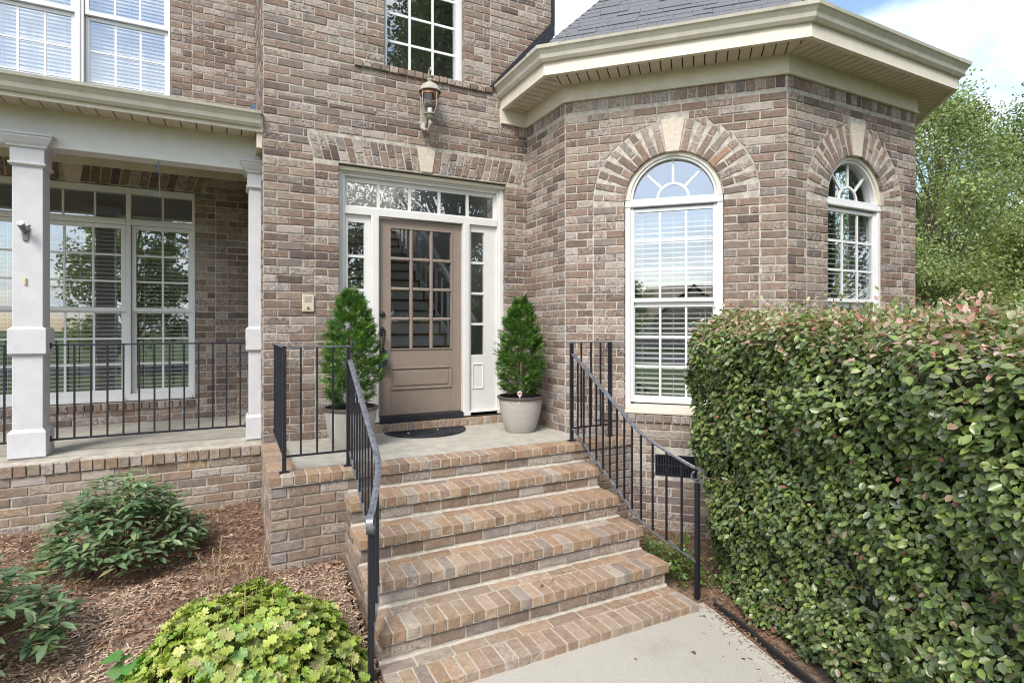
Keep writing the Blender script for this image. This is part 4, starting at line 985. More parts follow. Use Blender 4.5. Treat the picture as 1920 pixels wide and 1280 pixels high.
# ================================================================== RAILINGS
def bar_part(name, parent, x0, x1, y0, y1, z0, z1, m='iron'): return MB().box(x0, x1, y0, y1, z0, z1).build(name, M[m], parent, bev=.0015)
HP = [(-.020, -.006), (-.020, .004), (-.013, .009), (-.006, .009), (-.004, .013), (.004, .013), (.006, .009), (.013, .009), (.020, .004), (.020, -.006)]
def stair_rail(name, label, sg, xp, ypost, xc, y_end, back, flare=.215):
    """Corner post on the landing, return panel, then a raking handrail that flares out to a scroll over the foot post. sg: which way it flares."""
    t = thing(name, label, 'railing', (xp, ypost, 0), 'black iron railings beside the entry steps')
    PZ = .965
    bar_part('post', t, xp-.015, xp+.015, ypost-.015, ypost+.015, .002, PZ)
    fp = MB().box(xp-.035, xp+.035, ypost-.026, ypost+.026, .001, .010); fp.build('foot_plate', M['iron'], t)
    # raking run
    pth = []; nS = 30
    for i in range(nS+1):
        q = i/nS; y = ypost-.02-(ypost-.02-y_end)*q; fl_ = max(0, (q-.66)/.34); x = xc+sg*flare*fl_*fl_*(1.6-.6*fl_)
        z = .855-.602*(ypost-.02-y)+.012*fl_*fl_
        pth.append((x, y, z))
    low = []
    for (x, y, z) in pth:
        q = (ypost-.02-y)/(ypost-.02-y_end); low.append((x, y, z-.735+.02*q))
    top = [(xp, ypost, PZ-.004), (xp, ypost-.006, PZ-.01), (xp*.5+xc*.5, ypost-.014, PZ-.05)] if False else []
    mb = MB(); mb.sweep(pth, HP); mb.build('handrail', M['ironrail'], t, True)
    MB().sweep([(xp, ypost, .83), (pth[0][0], pth[0][1]-.004, .85), pth[1]], [(-.012, -.012), (.012, -.012), (.012, .004), (-.012, .004)]).build('rail_bracket', M['iron'], t)
    # scroll at the end
    e = Vector(pth[-1]); d = (Vector(pth[-1])-Vector(pth[-3])); d.z = 0; d.normalize(); sd_ = d.cross(Vector((0, 0, 1)))
    sc, sides = [], []; r0_ = .062; slope = math.atan2(pth[-1][2]-pth[-3][2], (Vector(pth[-1])-Vector(pth[-3])).xy.length)
    for i in range(26):
        a = PI/2-slope*-1*0+.35-i*(2*PI*.98)/25; r_ = r0_*(1-.42*i/25)
        sc.append(e+d*(r_*math.cos(a)-r0_*math.cos(PI/2+.35))+Vector((0, 0, r_*math.sin(a)-r0_*math.sin(PI/2+.35)))); sides.append(sd_)
    cen = e-d*(r0_*math.cos(PI/2+.35))-Vector((0, 0, r0_*math.sin(PI/2+.35)))
    MB().sweep([tuple(p) for p in sc], [(-.019, -.005), (-.019, .006), (.019, .006), (.019, -.005)], sides).build('scroll', M['ironrail'], t, True)
    fx, fy = cen.x-d.x*.0, cen.y-d.y*.0; gz_ = gz(fx, fy)-.05
    MB().box(fx-.016, fx+.016, fy-.016, fy+.016, gz_, cen.z-r0_*.62).build('foot_post', M['iron'], t, bev=.002)
    low.append((fx, fy, low[-1][2]+(low[-1][2]-low[-2][2])*1.1))
    MB().sweep(low, [(-.012, -.005), (-.012, .005), (.012, .005), (.012, -.005)]).build('bottom_rail', M['ironrail'], t, True)
    MB().sweep([(xp, ypost-.012, .128), (xc, ypost-.02, .13), low[0], low[1]], [(-.008, -.006), (-.008, .004), (.008, .004), (.008, -.006)]).build('rail_bracket', M['iron'], t)
    nb = 13
    for i in range(nb):
        f = (i+.8)/(nb+.15)*(nS-1); k = int(f); q = f-k
        a = [pth[k][j]+(pth[k+1][j]-pth[k][j])*q for j in range(3)]; b = [low[k][j]+(low[k+1][j]-low[k][j])*q for j in range(3)]
        MB().box(a[0]-.0068, a[0]+.0068, a[1]-.0068, a[1]+.0068, b[2]+.004, a[2]-.005).build('baluster', M['iron'], t)
    # level return panels on the landing
    for (ax, ay, bx, by, nbal, endpost) in back:
        dx, dy = bx-ax, by-ay; ln = math.hypot(dx, dy); F = frame((ax, ay, 0), math.atan2(dy, dx))
        MB(F).box(-.016, ln+.016, -.016, .016, PZ, PZ+.012).build('top_rail', M['ironrail'], t, bev=.002)
        MB(F).box(.01, ln-.01, -.010, .010, .118, .132).build('bottom_rail', M['iron'], t)
        for i in range(nbal): u = ln*(i+1)/(nbal+1); MB(F).box(u-.0068, u+.0068, -.0068, .0068, .1325, PZ-.0005).build('baluster', M['iron'], t)
        if endpost:
            MB(F).box(ln-.015, ln+.015, -.015, .015, .002, PZ-.0005).build('post', M['iron'], t, bev=.0015)
            MB(F).box(ln-.035, ln+.035, -.026, .026, .001, .010).build('foot_plate', M['iron'], t)
    return t
stair_rail('stair_railing', 'black wrought iron stair railing nearest the porch columns, turning the landing corner', -1, .835, 4.60, .845, 3.22, [(.835, 4.60, .352, 4.60, 3, True), (.352, 4.60, .352, YF-.005, 9, False)], .13)
stair_rail('stair_railing', 'black wrought iron stair railing between the steps and the clipped hedge', 1, 2.99, 4.61, 2.995, 3.20, [(2.99, 4.615, 3.47, 4.63, 3, True)])
def porch_rail(x0, x1, n_, label):
    t = thing('porch_railing', label, 'railing', ((x0+x1)/2, CY+.10, .1), 'black iron porch railings')
    y = CY+.10
    bar_part('top_rail', t, x0, x1, y-.012, y+.012, .958, .972); bar_part('bottom_rail', t, x0, x1, y-.011, y+.011, .112, .130)
    for i in range(n_): x = x0+.05+(x1-x0-.10)*i/(n_-1); bar_part('baluster', t, x-.0075, x+.0075, y-.0075, y+.0075, .1305, .9575)
    for x in (x0+.004, x1-.004):
        for z in (.105, .935): MB().box(x-.005, x+.005, y-.014, y+.014, z, z+.05).build('bracket', M['iron'], t)
    return t
porch_rail(-1.456, .114, 13, 'black iron porch railing between the two white columns')
porch_rail(-3.4, -1.719, 13, 'black iron porch railing running off beyond the white column with the flag bracket')

# ================================================================== SMALL THINGS at the door
lt = thing('wall_lantern', 'weathered cream carriage lantern on the brick wall above the door', 'lantern', (1.87, YF, 3.45), None)
MB(FF).prism([(1.825, 3.345), (1.845, 3.33), (1.885, 3.33), (1.905, 3.345), (1.905, 3.66), (1.865, 3.70), (1.825, 3.66)], -.022, -.001).build('back_plate', M['lantern'], lt, bev=.006)
LX, LY = 1.885, YF-.165
MB().lathe([(.004, 3.785), (.028, 3.782), (.034, 3.77), (.026, 3.758), (.022, 3.748), (.05, 3.735), (.085, 3.71), (.108, 3.675), (.116, 3.655), (.122, 3.648), (.122, 3.640), (.112, 3.636)], (LX, LY, 0), 24, False).build('dome', M['lantern'], lt, True)
MB().lathe([(.100, 3.639), (.104, 3.60), (.100, 3.598), (.004, 3.66)], (LX, LY, 0), 24, False).build('dome_lining', M['copper'], lt, True)
MB().lathe([(.096, 3.62), (.098, 3.55), (.094, 3.47), (.060, 3.405), (.052, 3.40)], (LX, LY, 0), 24, False).build('glass_shade', M['bulb'], lt, True)
for k in range(4):
    a = R(45+90*k-20); c_, s_ = math.cos(a), math.sin(a)
    MB().tube([(LX+c_*.106, LY+s_*.106, 3.645), (LX+c_*.104, LY+s_*.104, 3.50), (LX+c_*.098, LY+s_*.098, 3.46), (LX+c_*.062, LY+s_*.062, 3.40)], .0055, 6).build('cage_bar', M['lantern'], lt, True)
MB().lathe([(.004, 3.412), (.066, 3.410), (.066, 3.398), (.04, 3.39), (.052, 3.375), (.044, 3.362), (.018, 3.352), (.016, 3.335)], (LX, LY, 0), 20, False).build('cup', M['lantern'], lt, True)
MB().lathe([(.026, 3.412), (.026, 3.47), (.008, 3.472)], (LX, LY, 0), 14).build('candle_sleeve', M['vinyl'], lt, True)
MB().lathe([(.012, 3.472), (.026, 3.50), (.028, 3.525), (.018, 3.565), (.004, 3.59)], (LX, LY, 0), 14, False).build('light_bulb', M['bulb'], lt, True)
sc = [(LX, LY, 3.345), (LX, LY-.012, 3.30), (LX, LY+.02, 3.255), (LX, LY+.075, 3.245), (LX-.008, LY+.12, 3.285), (LX-.015, LY+.145, 3.36)]
MB().tube(sc, [.016, .02, .022, .022, .02, .016], 10).build('scroll_arm', M['lantern'], lt, True)
MB().tube([(LX-.02, YF-.03, 3.33), (LX-.045, YF-.06, 3.30), (LX-.05, YF-.09, 3.265), (LX-.03, YF-.11, 3.245)], [.03, .036, .03, .012], 10).build('leaf_scroll', M['lantern'], lt, True)
lp = [(LX+.0, LY+.0, 3.78)]+[(LX+.0, LY+.02+.04*math.cos(a)-.02, 3.85+.052*math.sin(a)) for a in [R(-60+30*i) for i in range(9)]]
MB().tube(lp, .008, 6).build('top_loop', M['lantern'], lt, True)
MB().lathe([(.012, 3.775), (.04, 3.80), (.042, 3.808), (.01, 3.812)], (LX, LY, 0), 16).build('finial', M['lantern'], lt, True)

ic = thing('intercom_panel', 'small almond intercom speaker panel on the brick beside the door frame', 'intercom', (.667, YF, 1.365))
MB(FF).box(.611, .724, -.024, -.0075, 1.277, 1.452).build('case', M['plate'], ic, bev=.006)
for i in range(7): MB(FF).box(.632, .703, -.0262, -.0238, 1.375+i*.0088, 1.3785+i*.0088).build('grille_slot', M['roomdark'], ic)
MB(lambda p: FF((.667+p[0], -.024-p[2], 1.315+p[1]))).lathe([(.011, 0), (.011, .005), (.008, .008)], n=14).build('button', M['bronze'], ic, True)
MB(FF).box(.632, .703, -.0257, -.0237, 1.295, 1.300).build('name_strip', M['lantern'], ic)

dm = thing('door_mat', 'black half-round rubber door mat on the landing before the door', 'mat', (1.87, 5.7, .002))
MR, MX, MY = .445, 1.865, 5.80
pts = [(MX+MR*math.cos(PI+PI*i/28), MY+.96*MR*math.sin(PI+PI*i/28)) for i in range(29)]
MB().slab(pts, .001, .009).build('backing', M['rubber'], dm)
rim_in = [(MX+(MR-.03)*math.cos(PI+PI*i/28), MY-.02+.96*(MR-.045)*math.sin(PI+PI*i/28)) for i in range(29)]
rb = MB()
for i in range(28):
    rb.slab([pts[i], pts[i+1], rim_in[i+1], rim_in[i]], .009, .017)
rb.slab([pts[0], rim_in[0], rim_in[28], pts[28]], .009, .017)
rb.build('rim', M['rubber'], dm)
pt_ = MB()
for i in range(60):                                     # moulded scroll pattern
    r_ = (MR-.06)*math.sqrt(random.random()); a = PI+PI*random.random(); x, y = MX+r_*math.cos(a), MY-.03+.92*r_*math.sin(a)
    if y > MY-.05: continue
    a0 = random.uniform(0, 6.28); pt_.tube([(x+.032*math.cos(a0+j*.7)*(1-.1*j), y+.032*math.sin(a0+j*.7)*(1-.1*j), .012) for j in range(7)], .005, 5)
tag(pt_.build('relief', M['rubber'], dm), kind='stuff')
for x, y, lb_ in ((1.62, 5.62, 'small pale petal on the left part of the black door mat'), (1.96, 5.68, 'small pale petal near the middle of the black door mat')):
    tag(MB().slab([(x, y), (x+.02, y-.006), (x+.028, y+.01), (x+.008, y+.014)], .018, .021).build('fallen_petal', M['tag']), lb_, 'petal', 'petals on the door mat')

# planters: woven-texture pots with a dark rim
def pot_mat():
    m, n, l, b = mat('woven_pot'); tcn = n.new('ShaderNodeTexCoord'); sp_ = n.new('ShaderNodeSeparateXYZ'); l.new(tcn.outputs['Object'], sp_.inputs[0])
    at = mathn(n, l, 'ARCTAN2', sp_.outputs['Y'], sp_.outputs['X'])
    def wv(ka, kz): return mathn(n, l, 'SINE', mathn(n, l, 'ADD', mathn(n, l, 'MULTIPLY', at, ka), mathn(n, l, 'MULTIPLY', sp_.outputs['Z'], kz)))
    a_, b_ = wv(84.0, 340.0), wv(84.0, -340.0); p = mathn(n, l, 'MULTIPLY', a_, b_)
    c = mixc(n, l, ramp(n, l, p, -.5, .25), (.30, .27, .235), (.60, .57, .52)); l.new(c, b.inputs['Base Color']); b.inputs['Roughness'].default_value = .6
    bump(n, l, b, p, .004, .8); return m
M['pot'] = pot_mat()
def planter(x, y, label, plabel, h, w_, seed, tagged=False, lean=0):
    t = thing('planter_pot', label, 'planter', (x, y, .001), 'woven pots on the landing')
    o = bpy.data.objects.new('pot', MB().lathe([(.10, .0), (.150, .0), (.158, .012), (.19, .10), (.217, .20), (.232, .30), (.236, .352), (.236, .36)], (0, 0, 0), 48, False).mesh('pot', M['pot'], True)); o.location = (x, y, .001); link(o, t)
    MB().lathe([(.228, .352), (.246, .354), (.256, .366), (.254, .380), (.240, .386), (.226, .38), (.222, .33)], (x, y, .001), 48, False).build('rim', M['potrim'], t, True)
    MB().lathe([(.0, .335), (.12, .34), (.224, .332)], (x, y, .001), 32, False).build('soil', M['soil'], t, True)
    if tagged:
        g = thing('plant_tag', 'small round white and red plant tag stuck in the pot soil', 'plant tag', (x-.11, y-.19, .36))
        MB().prism([(x-.115+.028*math.cos(i*PI/8), .432+.028*math.sin(i*PI/8)) for i in range(16)], y-.205, y-.203).prism([(x-.121, .33), (x-.109, .33), (x-.109, .41), (x-.121, .41)], y-.2048, y-.2032).build('card', M['tag'], g)
        MB().box(x-.135, x-.095, y-.2065, y-.2052, .425, .440).build('print', M['tagred'], g)
    p = thing('potted_conifer', plabel, 'conifer', (x, y, .34), 'potted conifers flanking the door')
    MB().tube([(x, y, .32), (x+.01, y, .6), (x, y, h-.15)], [.022, .016, .005], 8).build('trunk', M['bark'], p)
    r = np.random.default_rng(seed); nb, ns = 330, 20; n_ = nb*ns
    bz = r.beta(1.25, 1.15, nb); ba = r.uniform(0, 2*PI, nb); prof = np.interp(bz, [0, .08, .25, .45, .7, .88, 1], [.48, .78, 1.0, .95, .72, .44, .10])*w_/2
    br = prof*(1+.10*np.sin(ba*3+seed)+r.normal(0, .08, nb)); k = np.repeat(np.arange(nb), ns); q = r.beta(2.2, 1.0, n_)
    an = ba[k]+r.normal(0, .13, n_); tz = bz[k]; rr = br[k]*(.42+.58*q); hz = .40+tz*(h-.42)+(q-.6)*.05*(1-.2*tz)+r.normal(0, .014, n_)
    P = np.stack([x+rr*np.cos(an)+lean*tz, y+rr*np.sin(an), hz], 1)
    out = np.stack([np.cos(ba[k]), np.sin(ba[k]), .25+.9*tz], 1)+r.normal(0, .42, (n_, 3)); nr = np.stack([-.3*np.cos(ba[k]), -.3*np.sin(ba[k]), np.ones(n_)], 1)+r.normal(0, .45, (n_, 3))
    base = np.array([[.085, .185, .042]])*r.uniform(.75, 1.25, (n_, 1))*r.uniform(.7, 1.3, (nb, 1))[k]; young = r.random(n_) < .28; base[young] *= [1.75, 1.55, 1.15]
    dead = r.random(n_) < .015; base[dead] = [.12, .09, .03]
    vs, fs = [], []
    for k, (u, l_, s_) in enumerate([(0, .55, 0), (.15, .5, .8), (.15, .5, -.8), (.38, .45, .7), (.38, .45, -.7), (.6, .42, .5), (.6, .42, -.5), (.55, .5, 0)]):
        a0 = s_; dx, dy = math.cos(a0), math.sin(a0); b = len(vs); w2 = .055
        vs += [(u-dy*w2, dx*w2, 0), (u+dx*l_, dy*l_, -.05), (u+dy*w2, -dx*w2, .02)]; fs.append((b, b+1, b+2))
    Ms = basis(out, nr, r.uniform(.035, .075, n_), r.uniform(.045, .085, n_))
    tag(instances('foliage', vs, fs, Ms, P, base, M['conif'], p, False), kind='stuff')
planter(.985, 5.30, 'woven grey-white pot with dark rim behind the stair railing', 'taller rough potted conifer standing left of the front door behind the railing', 1.47, .52, 3)
planter(2.78, 5.30, 'woven grey-white pot with dark rim in the corner by the turret', 'neat potted conifer standing right of the front door in the turret corner', 1.43, .49, 5, True, .01)

# ================================================================== PLANTS
def tints(pal, n, r, v=.18):
    p = np.array([c for c, _ in pal]); wgt = np.array([w_ for _, w_ in pal], float); i = r.choice(len(p), n, p=wgt/wgt.sum())
    return p[i]*r.uniform(1-v, 1+v, (n, 1))*r.uniform(.94, 1.06, (n, 3))
# clipped hedge on the right
HC = np.array([3.375, 3.50]); HA = np.array([-.300, -.954]); HB = np.array([.954, -.300]); HLEN, HWID, HTOP, HBOT = 3.6, 2.3, 1.19, -.95
hedge = thing('clipped_hedge', 'big clipped hedge of small dark green leaves with pink new growth on top', 'hedge', (4.2, 2.0, -1))
def hedge_pts(n, r, top):
    a = r.uniform(0, HLEN, n); q = r.random(n); RD = .20
    P = np.zeros((n, 3)); NR = np.zeros((n, 3))
    if top:
        b = r.uniform(0, HWID, n); P_loc = np.stack([a, b, np.full(n, HTOP)], 1); NR_loc = np.tile([0, 0, 1.0], (n, 1))
    else:
        face = r.random(n) < HLEN/(HLEN+HWID*.6); z = r.uniform(HBOT, HTOP, n); e = r.uniform(0, HWID*.8, n)
        P_loc = np.where(face[:, None], np.stack([a, np.zeros(n), z], 1), np.stack([np.zeros(n), e, z], 1))
        NR_loc = np.where(face[:, None], np.tile([0, -1.0, 0], (n, 1)), np.tile([-1.0, 0, 0], (n, 1)))
    # round the edges towards an inner box
    lo = np.array([RD, RD, HBOT-.5]); hi = np.array([HLEN+1, HWID-RD, HTOP-RD]); c = np.clip(P_loc, lo, hi); d = P_loc-c; ln = np.linalg.norm(d, axis=1, keepdims=True)
    dn = np.where(ln > 1e-6, d/np.maximum(ln, 1e-6), NR_loc)
    lump = .035*np.sin(P_loc[:, 0]*7.1+P_loc[:, 2]*4.3)+.03*np.sin(P_loc[:, 2]*9.7-P_loc[:, 0]*3.1+P_loc[:, 1]*8)+.025*np.sin(P_loc[:, 0]*15+P_loc[:, 1]*13+P_loc[:, 2]*11)
    taper = .22*np.clip((.75-P_loc[:, 2])/1.5, 0, 1)      # drawn in a little at the foot
    surf = c+dn*np.minimum(ln, RD)[:]*1.0; surf = c+dn*RD if True else surf
    dep = np.minimum(r.exponential(.045, n), .30)-.02
    Q = surf+dn*(lump-taper-dep)[:, None]; Q[:, 2] -= .042*np.clip(Q[:, 0], 0, 4)*np.clip((Q[:, 2]-.3)/.9, 0, 1)
    return Q, dn, dep
def hw(Q): return np.stack([HC[0]+HA[0]*Q[:, 0]+HB[0]*Q[:, 1], HC[1]+HA[1]*Q[:, 0]+HB[1]*Q[:, 1], Q[:, 2]], 1)
def hv(D): return np.stack([HA[0]*D[:, 0]+HB[0]*D[:, 1], HA[1]*D[:, 0]+HB[1]*D[:, 1], D[:, 2]], 1)
r = np.random.default_rng(21); PP, NN, DD, TT = [], [], [], []
GRN = [((.115, .165, .062), 5), ((.142, .205, .072), 5), ((.17, .225, .088), 4), ((.19, .265, .07), 3), ((.155, .178, .115), 3), ((.25, .31, .095), 2), ((.33, .12, .11), .12), ((.26, .19, .13), .4), ((.07, .105, .042), 2)]
TOPP = [((.18, .235, .09), 4), ((.26, .295, .14), 4), ((.33, .32, .20), 3), ((.44, .26, .24), 2.6), ((.48, .35, .31), 2.4), ((.11, .17, .065), 1.8), ((.46, .18, .17), .7)]
for n_, top in ((47000, False), (21000, True)):
    Q, dn, dep = hedge_pts(n_, r, top); tt = tints(GRN, n_, r)
    upz = np.clip((Q[:, 2]-(HTOP-.34))/.28, 0, 1); pink = r.random(n_) < upz*(.85 if top else .6)*(dep < .05)
    tt[pink] = tints(TOPP, int(pink.sum()), r)
    PP.append(hw(Q)); NN.append(hv(dn)); DD.append(dep); TT.append(tt)
P = np.concatenate(PP); NR0 = np.concatenate(NN); DP = np.concatenate(DD); TI = np.concatenate(TT); n_ = len(P)
nr = NR0*.75+np.array([0, 0, .72])+r.normal(0, .42, (n_, 3)); ax = NR0*.35+r.normal(0, .75, (n_, 3))+np.array([0, 0, -.15]); ax -= nr*((ax*nr).sum(1)/(nr*nr).sum(1))[:, None]*.85
ln = r.uniform(.028, .054, n_)
HDEP = DP
FRONT = lambda Pq: (HDEP < .02)*1.0+1e-9
foliage(hedge, OVAL, P, ax, nr, ln, ln*r.uniform(.60, .80, n_), TI, M['hleaf'], M['hleafo'], 300)
FRONT = lambda Pq: np.ones(len(Pq))
# new shoots standing proud of the top
n_ = 7500; a = r.uniform(.05, HLEN, n_); b = r.uniform(.02, HWID-.2, n_); h = r.exponential(.035, n_)
edge = .30-np.sqrt(np.maximum(.09-np.clip(.30-np.minimum(b, a), 0, .30)**2, 0))
Q = np.stack([a, b, HTOP-edge+h-.042*a], 1); P = hw(Q); tt = tints(TOPP, n_, r); ln = r.uniform(.028, .05, n_); ax = r.normal(0, .6, (n_, 3))+np.array([0, 0, .6]); nr = r.normal(0, .7, (n_, 3))+np.array([0, 0, .5])
tag(instances('new_growth', *OVAL, basis(ax, nr, ln, ln*.62), P, tt, M['hleaf'], hedge), kind='stuff')
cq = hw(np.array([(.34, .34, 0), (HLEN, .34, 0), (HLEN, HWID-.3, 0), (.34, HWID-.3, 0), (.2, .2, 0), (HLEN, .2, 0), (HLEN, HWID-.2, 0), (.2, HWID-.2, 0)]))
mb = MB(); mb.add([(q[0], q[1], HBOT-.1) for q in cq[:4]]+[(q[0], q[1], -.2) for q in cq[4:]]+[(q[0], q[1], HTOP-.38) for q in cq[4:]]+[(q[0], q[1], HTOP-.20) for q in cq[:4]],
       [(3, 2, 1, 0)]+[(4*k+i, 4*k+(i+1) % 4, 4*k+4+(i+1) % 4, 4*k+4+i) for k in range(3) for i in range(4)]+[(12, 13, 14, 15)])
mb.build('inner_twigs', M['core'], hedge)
tw = MB()
for i in range(50):
    q = hw(np.array([[random.uniform(.1, 3), random.uniform(.03, .25), random.uniform(HBOT, .8)]]))[0]
    d = Vector((random.uniform(-.12, .12)-.05*HB[0], random.uniform(-.12, .12)-.05*HB[1], random.uniform(.0, .10))); tw.tube([tuple(q), tuple(Vector(q)+d*.5+Vector((random.uniform(-.02, .02), 0, .01))), tuple(Vector(q)+d)], [.0035, .003, .002], 4, False)
tag(tw.build('twig', M['stem'], hedge), kind='stuff')

def rot_leafs(r, n, up=.3): return r.normal(0, 1, (n, 3))
def shrub(name, label, cx, cy, rad, h, seed, n_whorl, single, ln=(.075, .12)):
    """Loose shrub: arching stems that end in whorls of long drooping leaves."""
    r = np.random.default_rng(seed); t = thing(name, label, 'shrub', (cx, cy, gz(cx, cy)), 'broad-leaved shrubs in the mulch bed'); z0 = gz(cx, cy)
    sm = MB(); P, AX, NR, LN, TI = [], [], [], [], []
    for i in range(n_whorl):
        a = r.uniform(0, 2*PI); q = math.sqrt(r.random()); rr = rad*q; hh = h*(1.0-.68*q*q)*r.uniform(.5, 1.18)
        tip = np.array([cx+rr*math.cos(a), cy+rr*math.sin(a)*.85, z0+max(.05, hh)]); root = np.array([cx+rr*.2*math.cos(a), cy+rr*.2*math.sin(a), z0-.02])
        if i % 3 == 0: sm.tube([tuple(root), tuple(root*.45+tip*.55+np.array([0, 0, .05])), tuple(tip)], [.006, .004, .0025], 5, False)
        k = r.integers(5, 9); a0 = r.uniform(0, 6.28)
        for j in range(k):
            b = a0+2*PI*j/k+r.normal(0, .25); el = r.uniform(-.35, .50); d = np.array([math.cos(b)*math.cos(el), math.sin(b)*math.cos(el), math.sin(el)])
            d += np.array([math.cos(a), math.sin(a), 0])*.3*q; off = r.uniform(-.05, .01)
            P.append(tip+np.array([0, 0, off])); AX.append(d); NR.append(np.array([-d[0]*.5, -d[1]*.5, 1.0])+r.normal(0, .22, 3)); LN.append(r.uniform(*ln))
            TI.append(1)
    n = len(P); pal = [((.115, .185, .095), 5), ((.15, .225, .118), 5), ((.092, .155, .082), 3), ((.19, .26, .135), 2.5), ((.24, .27, .14), 1.2)]
    LN = np.array(LN); sm.build('stems', M['stem'], t)
    foliage(t, LANCE, np.array(P), np.array(AX), np.array(NR), LN, LN*r.uniform(.30, .40, n), tints(pal, n, r), M['sleaf'], M['sleafo'], single)
    return t
shrub('leafy_shrub', 'dark green long-leaved shrub growing against the brick porch base', -.74, 5.05, .51, .60, 31, 270, 300)
shrub('leafy_shrub', 'pale green long-leaved shrub cut off by the left edge of the mulch bed', -1.38, 3.98, .54, .56, 37, 150, 260, (.08, .13))
# lime-green lobed ground cover
def lime_clump(cx, cy, rx, ry, h, seed, n, single):
    r = np.random.default_rng(seed); t = thing('lime_heuchera', 'lime green mound of lobed leaves spreading beside the foot of the steps', 'ground cover plant', (cx, cy, gz(cx, cy)))
    a = r.uniform(0, 2*PI, n); q = np.sqrt(r.random(n)); x = cx+rx*q*np.cos(a); y = cy+ry*q*np.sin(a)
    g = np.array([gz(u, v) for u, v in zip(x, y)]); mound = h*(1-q**1.9)*(.84+.13*np.sin(x*8+1)*np.sin(y*7)+.07*np.sin(x*17+y*5)); lay = r.beta(4, 1.2, n)
    z = g+.03+mound*lay+r.normal(0, .012, n)
    P = np.stack([x, y, z], 1); out = np.stack([np.cos(a)*q*1.1, np.sin(a)*q*1.1, 1.0+0*q], 1)+r.normal(0, .30, (n, 3)); ax = np.stack([np.cos(a), np.sin(a), -.25+0*q], 1)+r.normal(0, .55, (n, 3))
    ax -= out*((ax*out).sum(1)/(out*out).sum(1))[:, None]*.9
    pal = [((.29, .37, .07), 5), ((.36, .42, .10), 5), ((.22, .33, .06), 3.5), ((.43, .45, .17), 3), ((.43, .39, .20), .5), ((.17, .28, .07), 1.2)]
    ti = tints(pal, n, r); ln = r.uniform(.045, .092, n)*(1-.2*q)
    global FRONT
    FRONT = lambda Pq: lay**6
    foliage(t, LOBED, P, ax, out, ln, ln*r.uniform(.95, 1.1, n), ti, M['sleaf'], M['sleafo'], single)
    FRONT = lambda Pq: np.ones(len(Pq))
    sm = MB()
    for i in range(120):
        b, qq = random.uniform(0, 6.28), math.sqrt(random.random()); px_, py_ = cx+rx*qq*math.cos(b), cy+ry*qq*math.sin(b); zz = gz(px_, py_)
        sm.tube([(px_, py_, zz), (px_+random.uniform(-.08, .08), py_+random.uniform(-.08, .08), zz+.05+h*.8*(1-qq**2.4))], [.002, .0016], 4, False)
    tag(sm.build('stalk', M['dry'], t), kind='stuff')
    return t
lime_clump(.05, 3.24, .66, .72, .62, 41, 3400, 300)
# volunteer seedling with heart-shaped leaves
sdl = thing('seedling', 'bright green seedling with heart-shaped leaves at the left edge of the lime mound', 'seedling', (-.50, 3.45, gz(-.5, 3.45)))
sx, sy = -.50, 3.45; sz = gz(sx, sy)
MB().tube([(sx, sy, sz), (sx+.02, sy-.02, sz+.12), (sx-.01, sy-.02, sz+.27)], [.004, .003, .002], 6).build('stem', M['sleaf'] if False else M['dry'], sdl)
HEART = ([(.12, 0, 0), (0, -.2, .03), (.12, -.42, .03), (.45, -.40, .02), (1, 0, -.12), (.45, .40, .02), (.12, .42, .03), (0, .2, .03), (.5, 0, -.02)], [(0, 1, 2), (0, 2, 8), (2, 3, 8), (3, 4, 8), (8, 4, 5), (8, 5, 6), (0, 8, 6), (0, 6, 7)])
r = np.random.default_rng(5); k = 11
foliage(sdl, HEART, np.array([[sx+random.uniform(-.03, .03), sy+random.uniform(-.03, .03), sz+.06+.022*i] for i in range(k)]), np.array([[math.cos(i*2.2), math.sin(i*2.2), -.1] for i in range(k)]), np.array([[r.normal(0, .25)-.15, r.normal(0, .25)-.3, 1] for i in range(k)]), r.uniform(.09, .13, k), r.uniform(.09, .12, k), tints([((.075, .20, .045), 1), ((.11, .23, .06), 1)], k, r), M['sleaf'], M['sleafo'], k)
# dry grass stalks
for (gx, gy, hh, n_, lab) in ((-.12, 4.30, .42, 9, 'wispy tuft of dry grass stalks between the dark shrub and the lime mound'), (.10, 4.05, .50, 6, 'thin dry seed stalks rising behind the lime mound near the steps')):
    t = thing('dry_grass', lab, 'dry grass', (gx, gy, gz(gx, gy)), 'dry grass in the mulch bed'); sm = MB()
    for i in range(n_):
        a = random.uniform(0, 6.28); q = random.uniform(.02, .10); h1 = hh*random.uniform(.5, 1); b0 = Vector((gx+q*math.cos(a)*.4, gy+q*math.sin(a)*.4, gz(gx, gy)-.01)); tip = b0+Vector((q*math.cos(a)*1.4, q*math.sin(a)*1.4, h1))
        sm.tube([tuple(b0), tuple((b0+tip)/2+Vector((.01, 0, .03))), tuple(tip)], [.0016, .0013, .001], 4, False)
        for j in range(7):
            f = .55+.45*j/7; p_ = b0.lerp(tip, f); sm.tube([tuple(p_), tuple(p_+Vector((random.uniform(-.02, .02), random.uniform(-.02, .02), .025)))], [.0018, .0008], 3, False)
    sm.build('stalk', M['dry'], t)
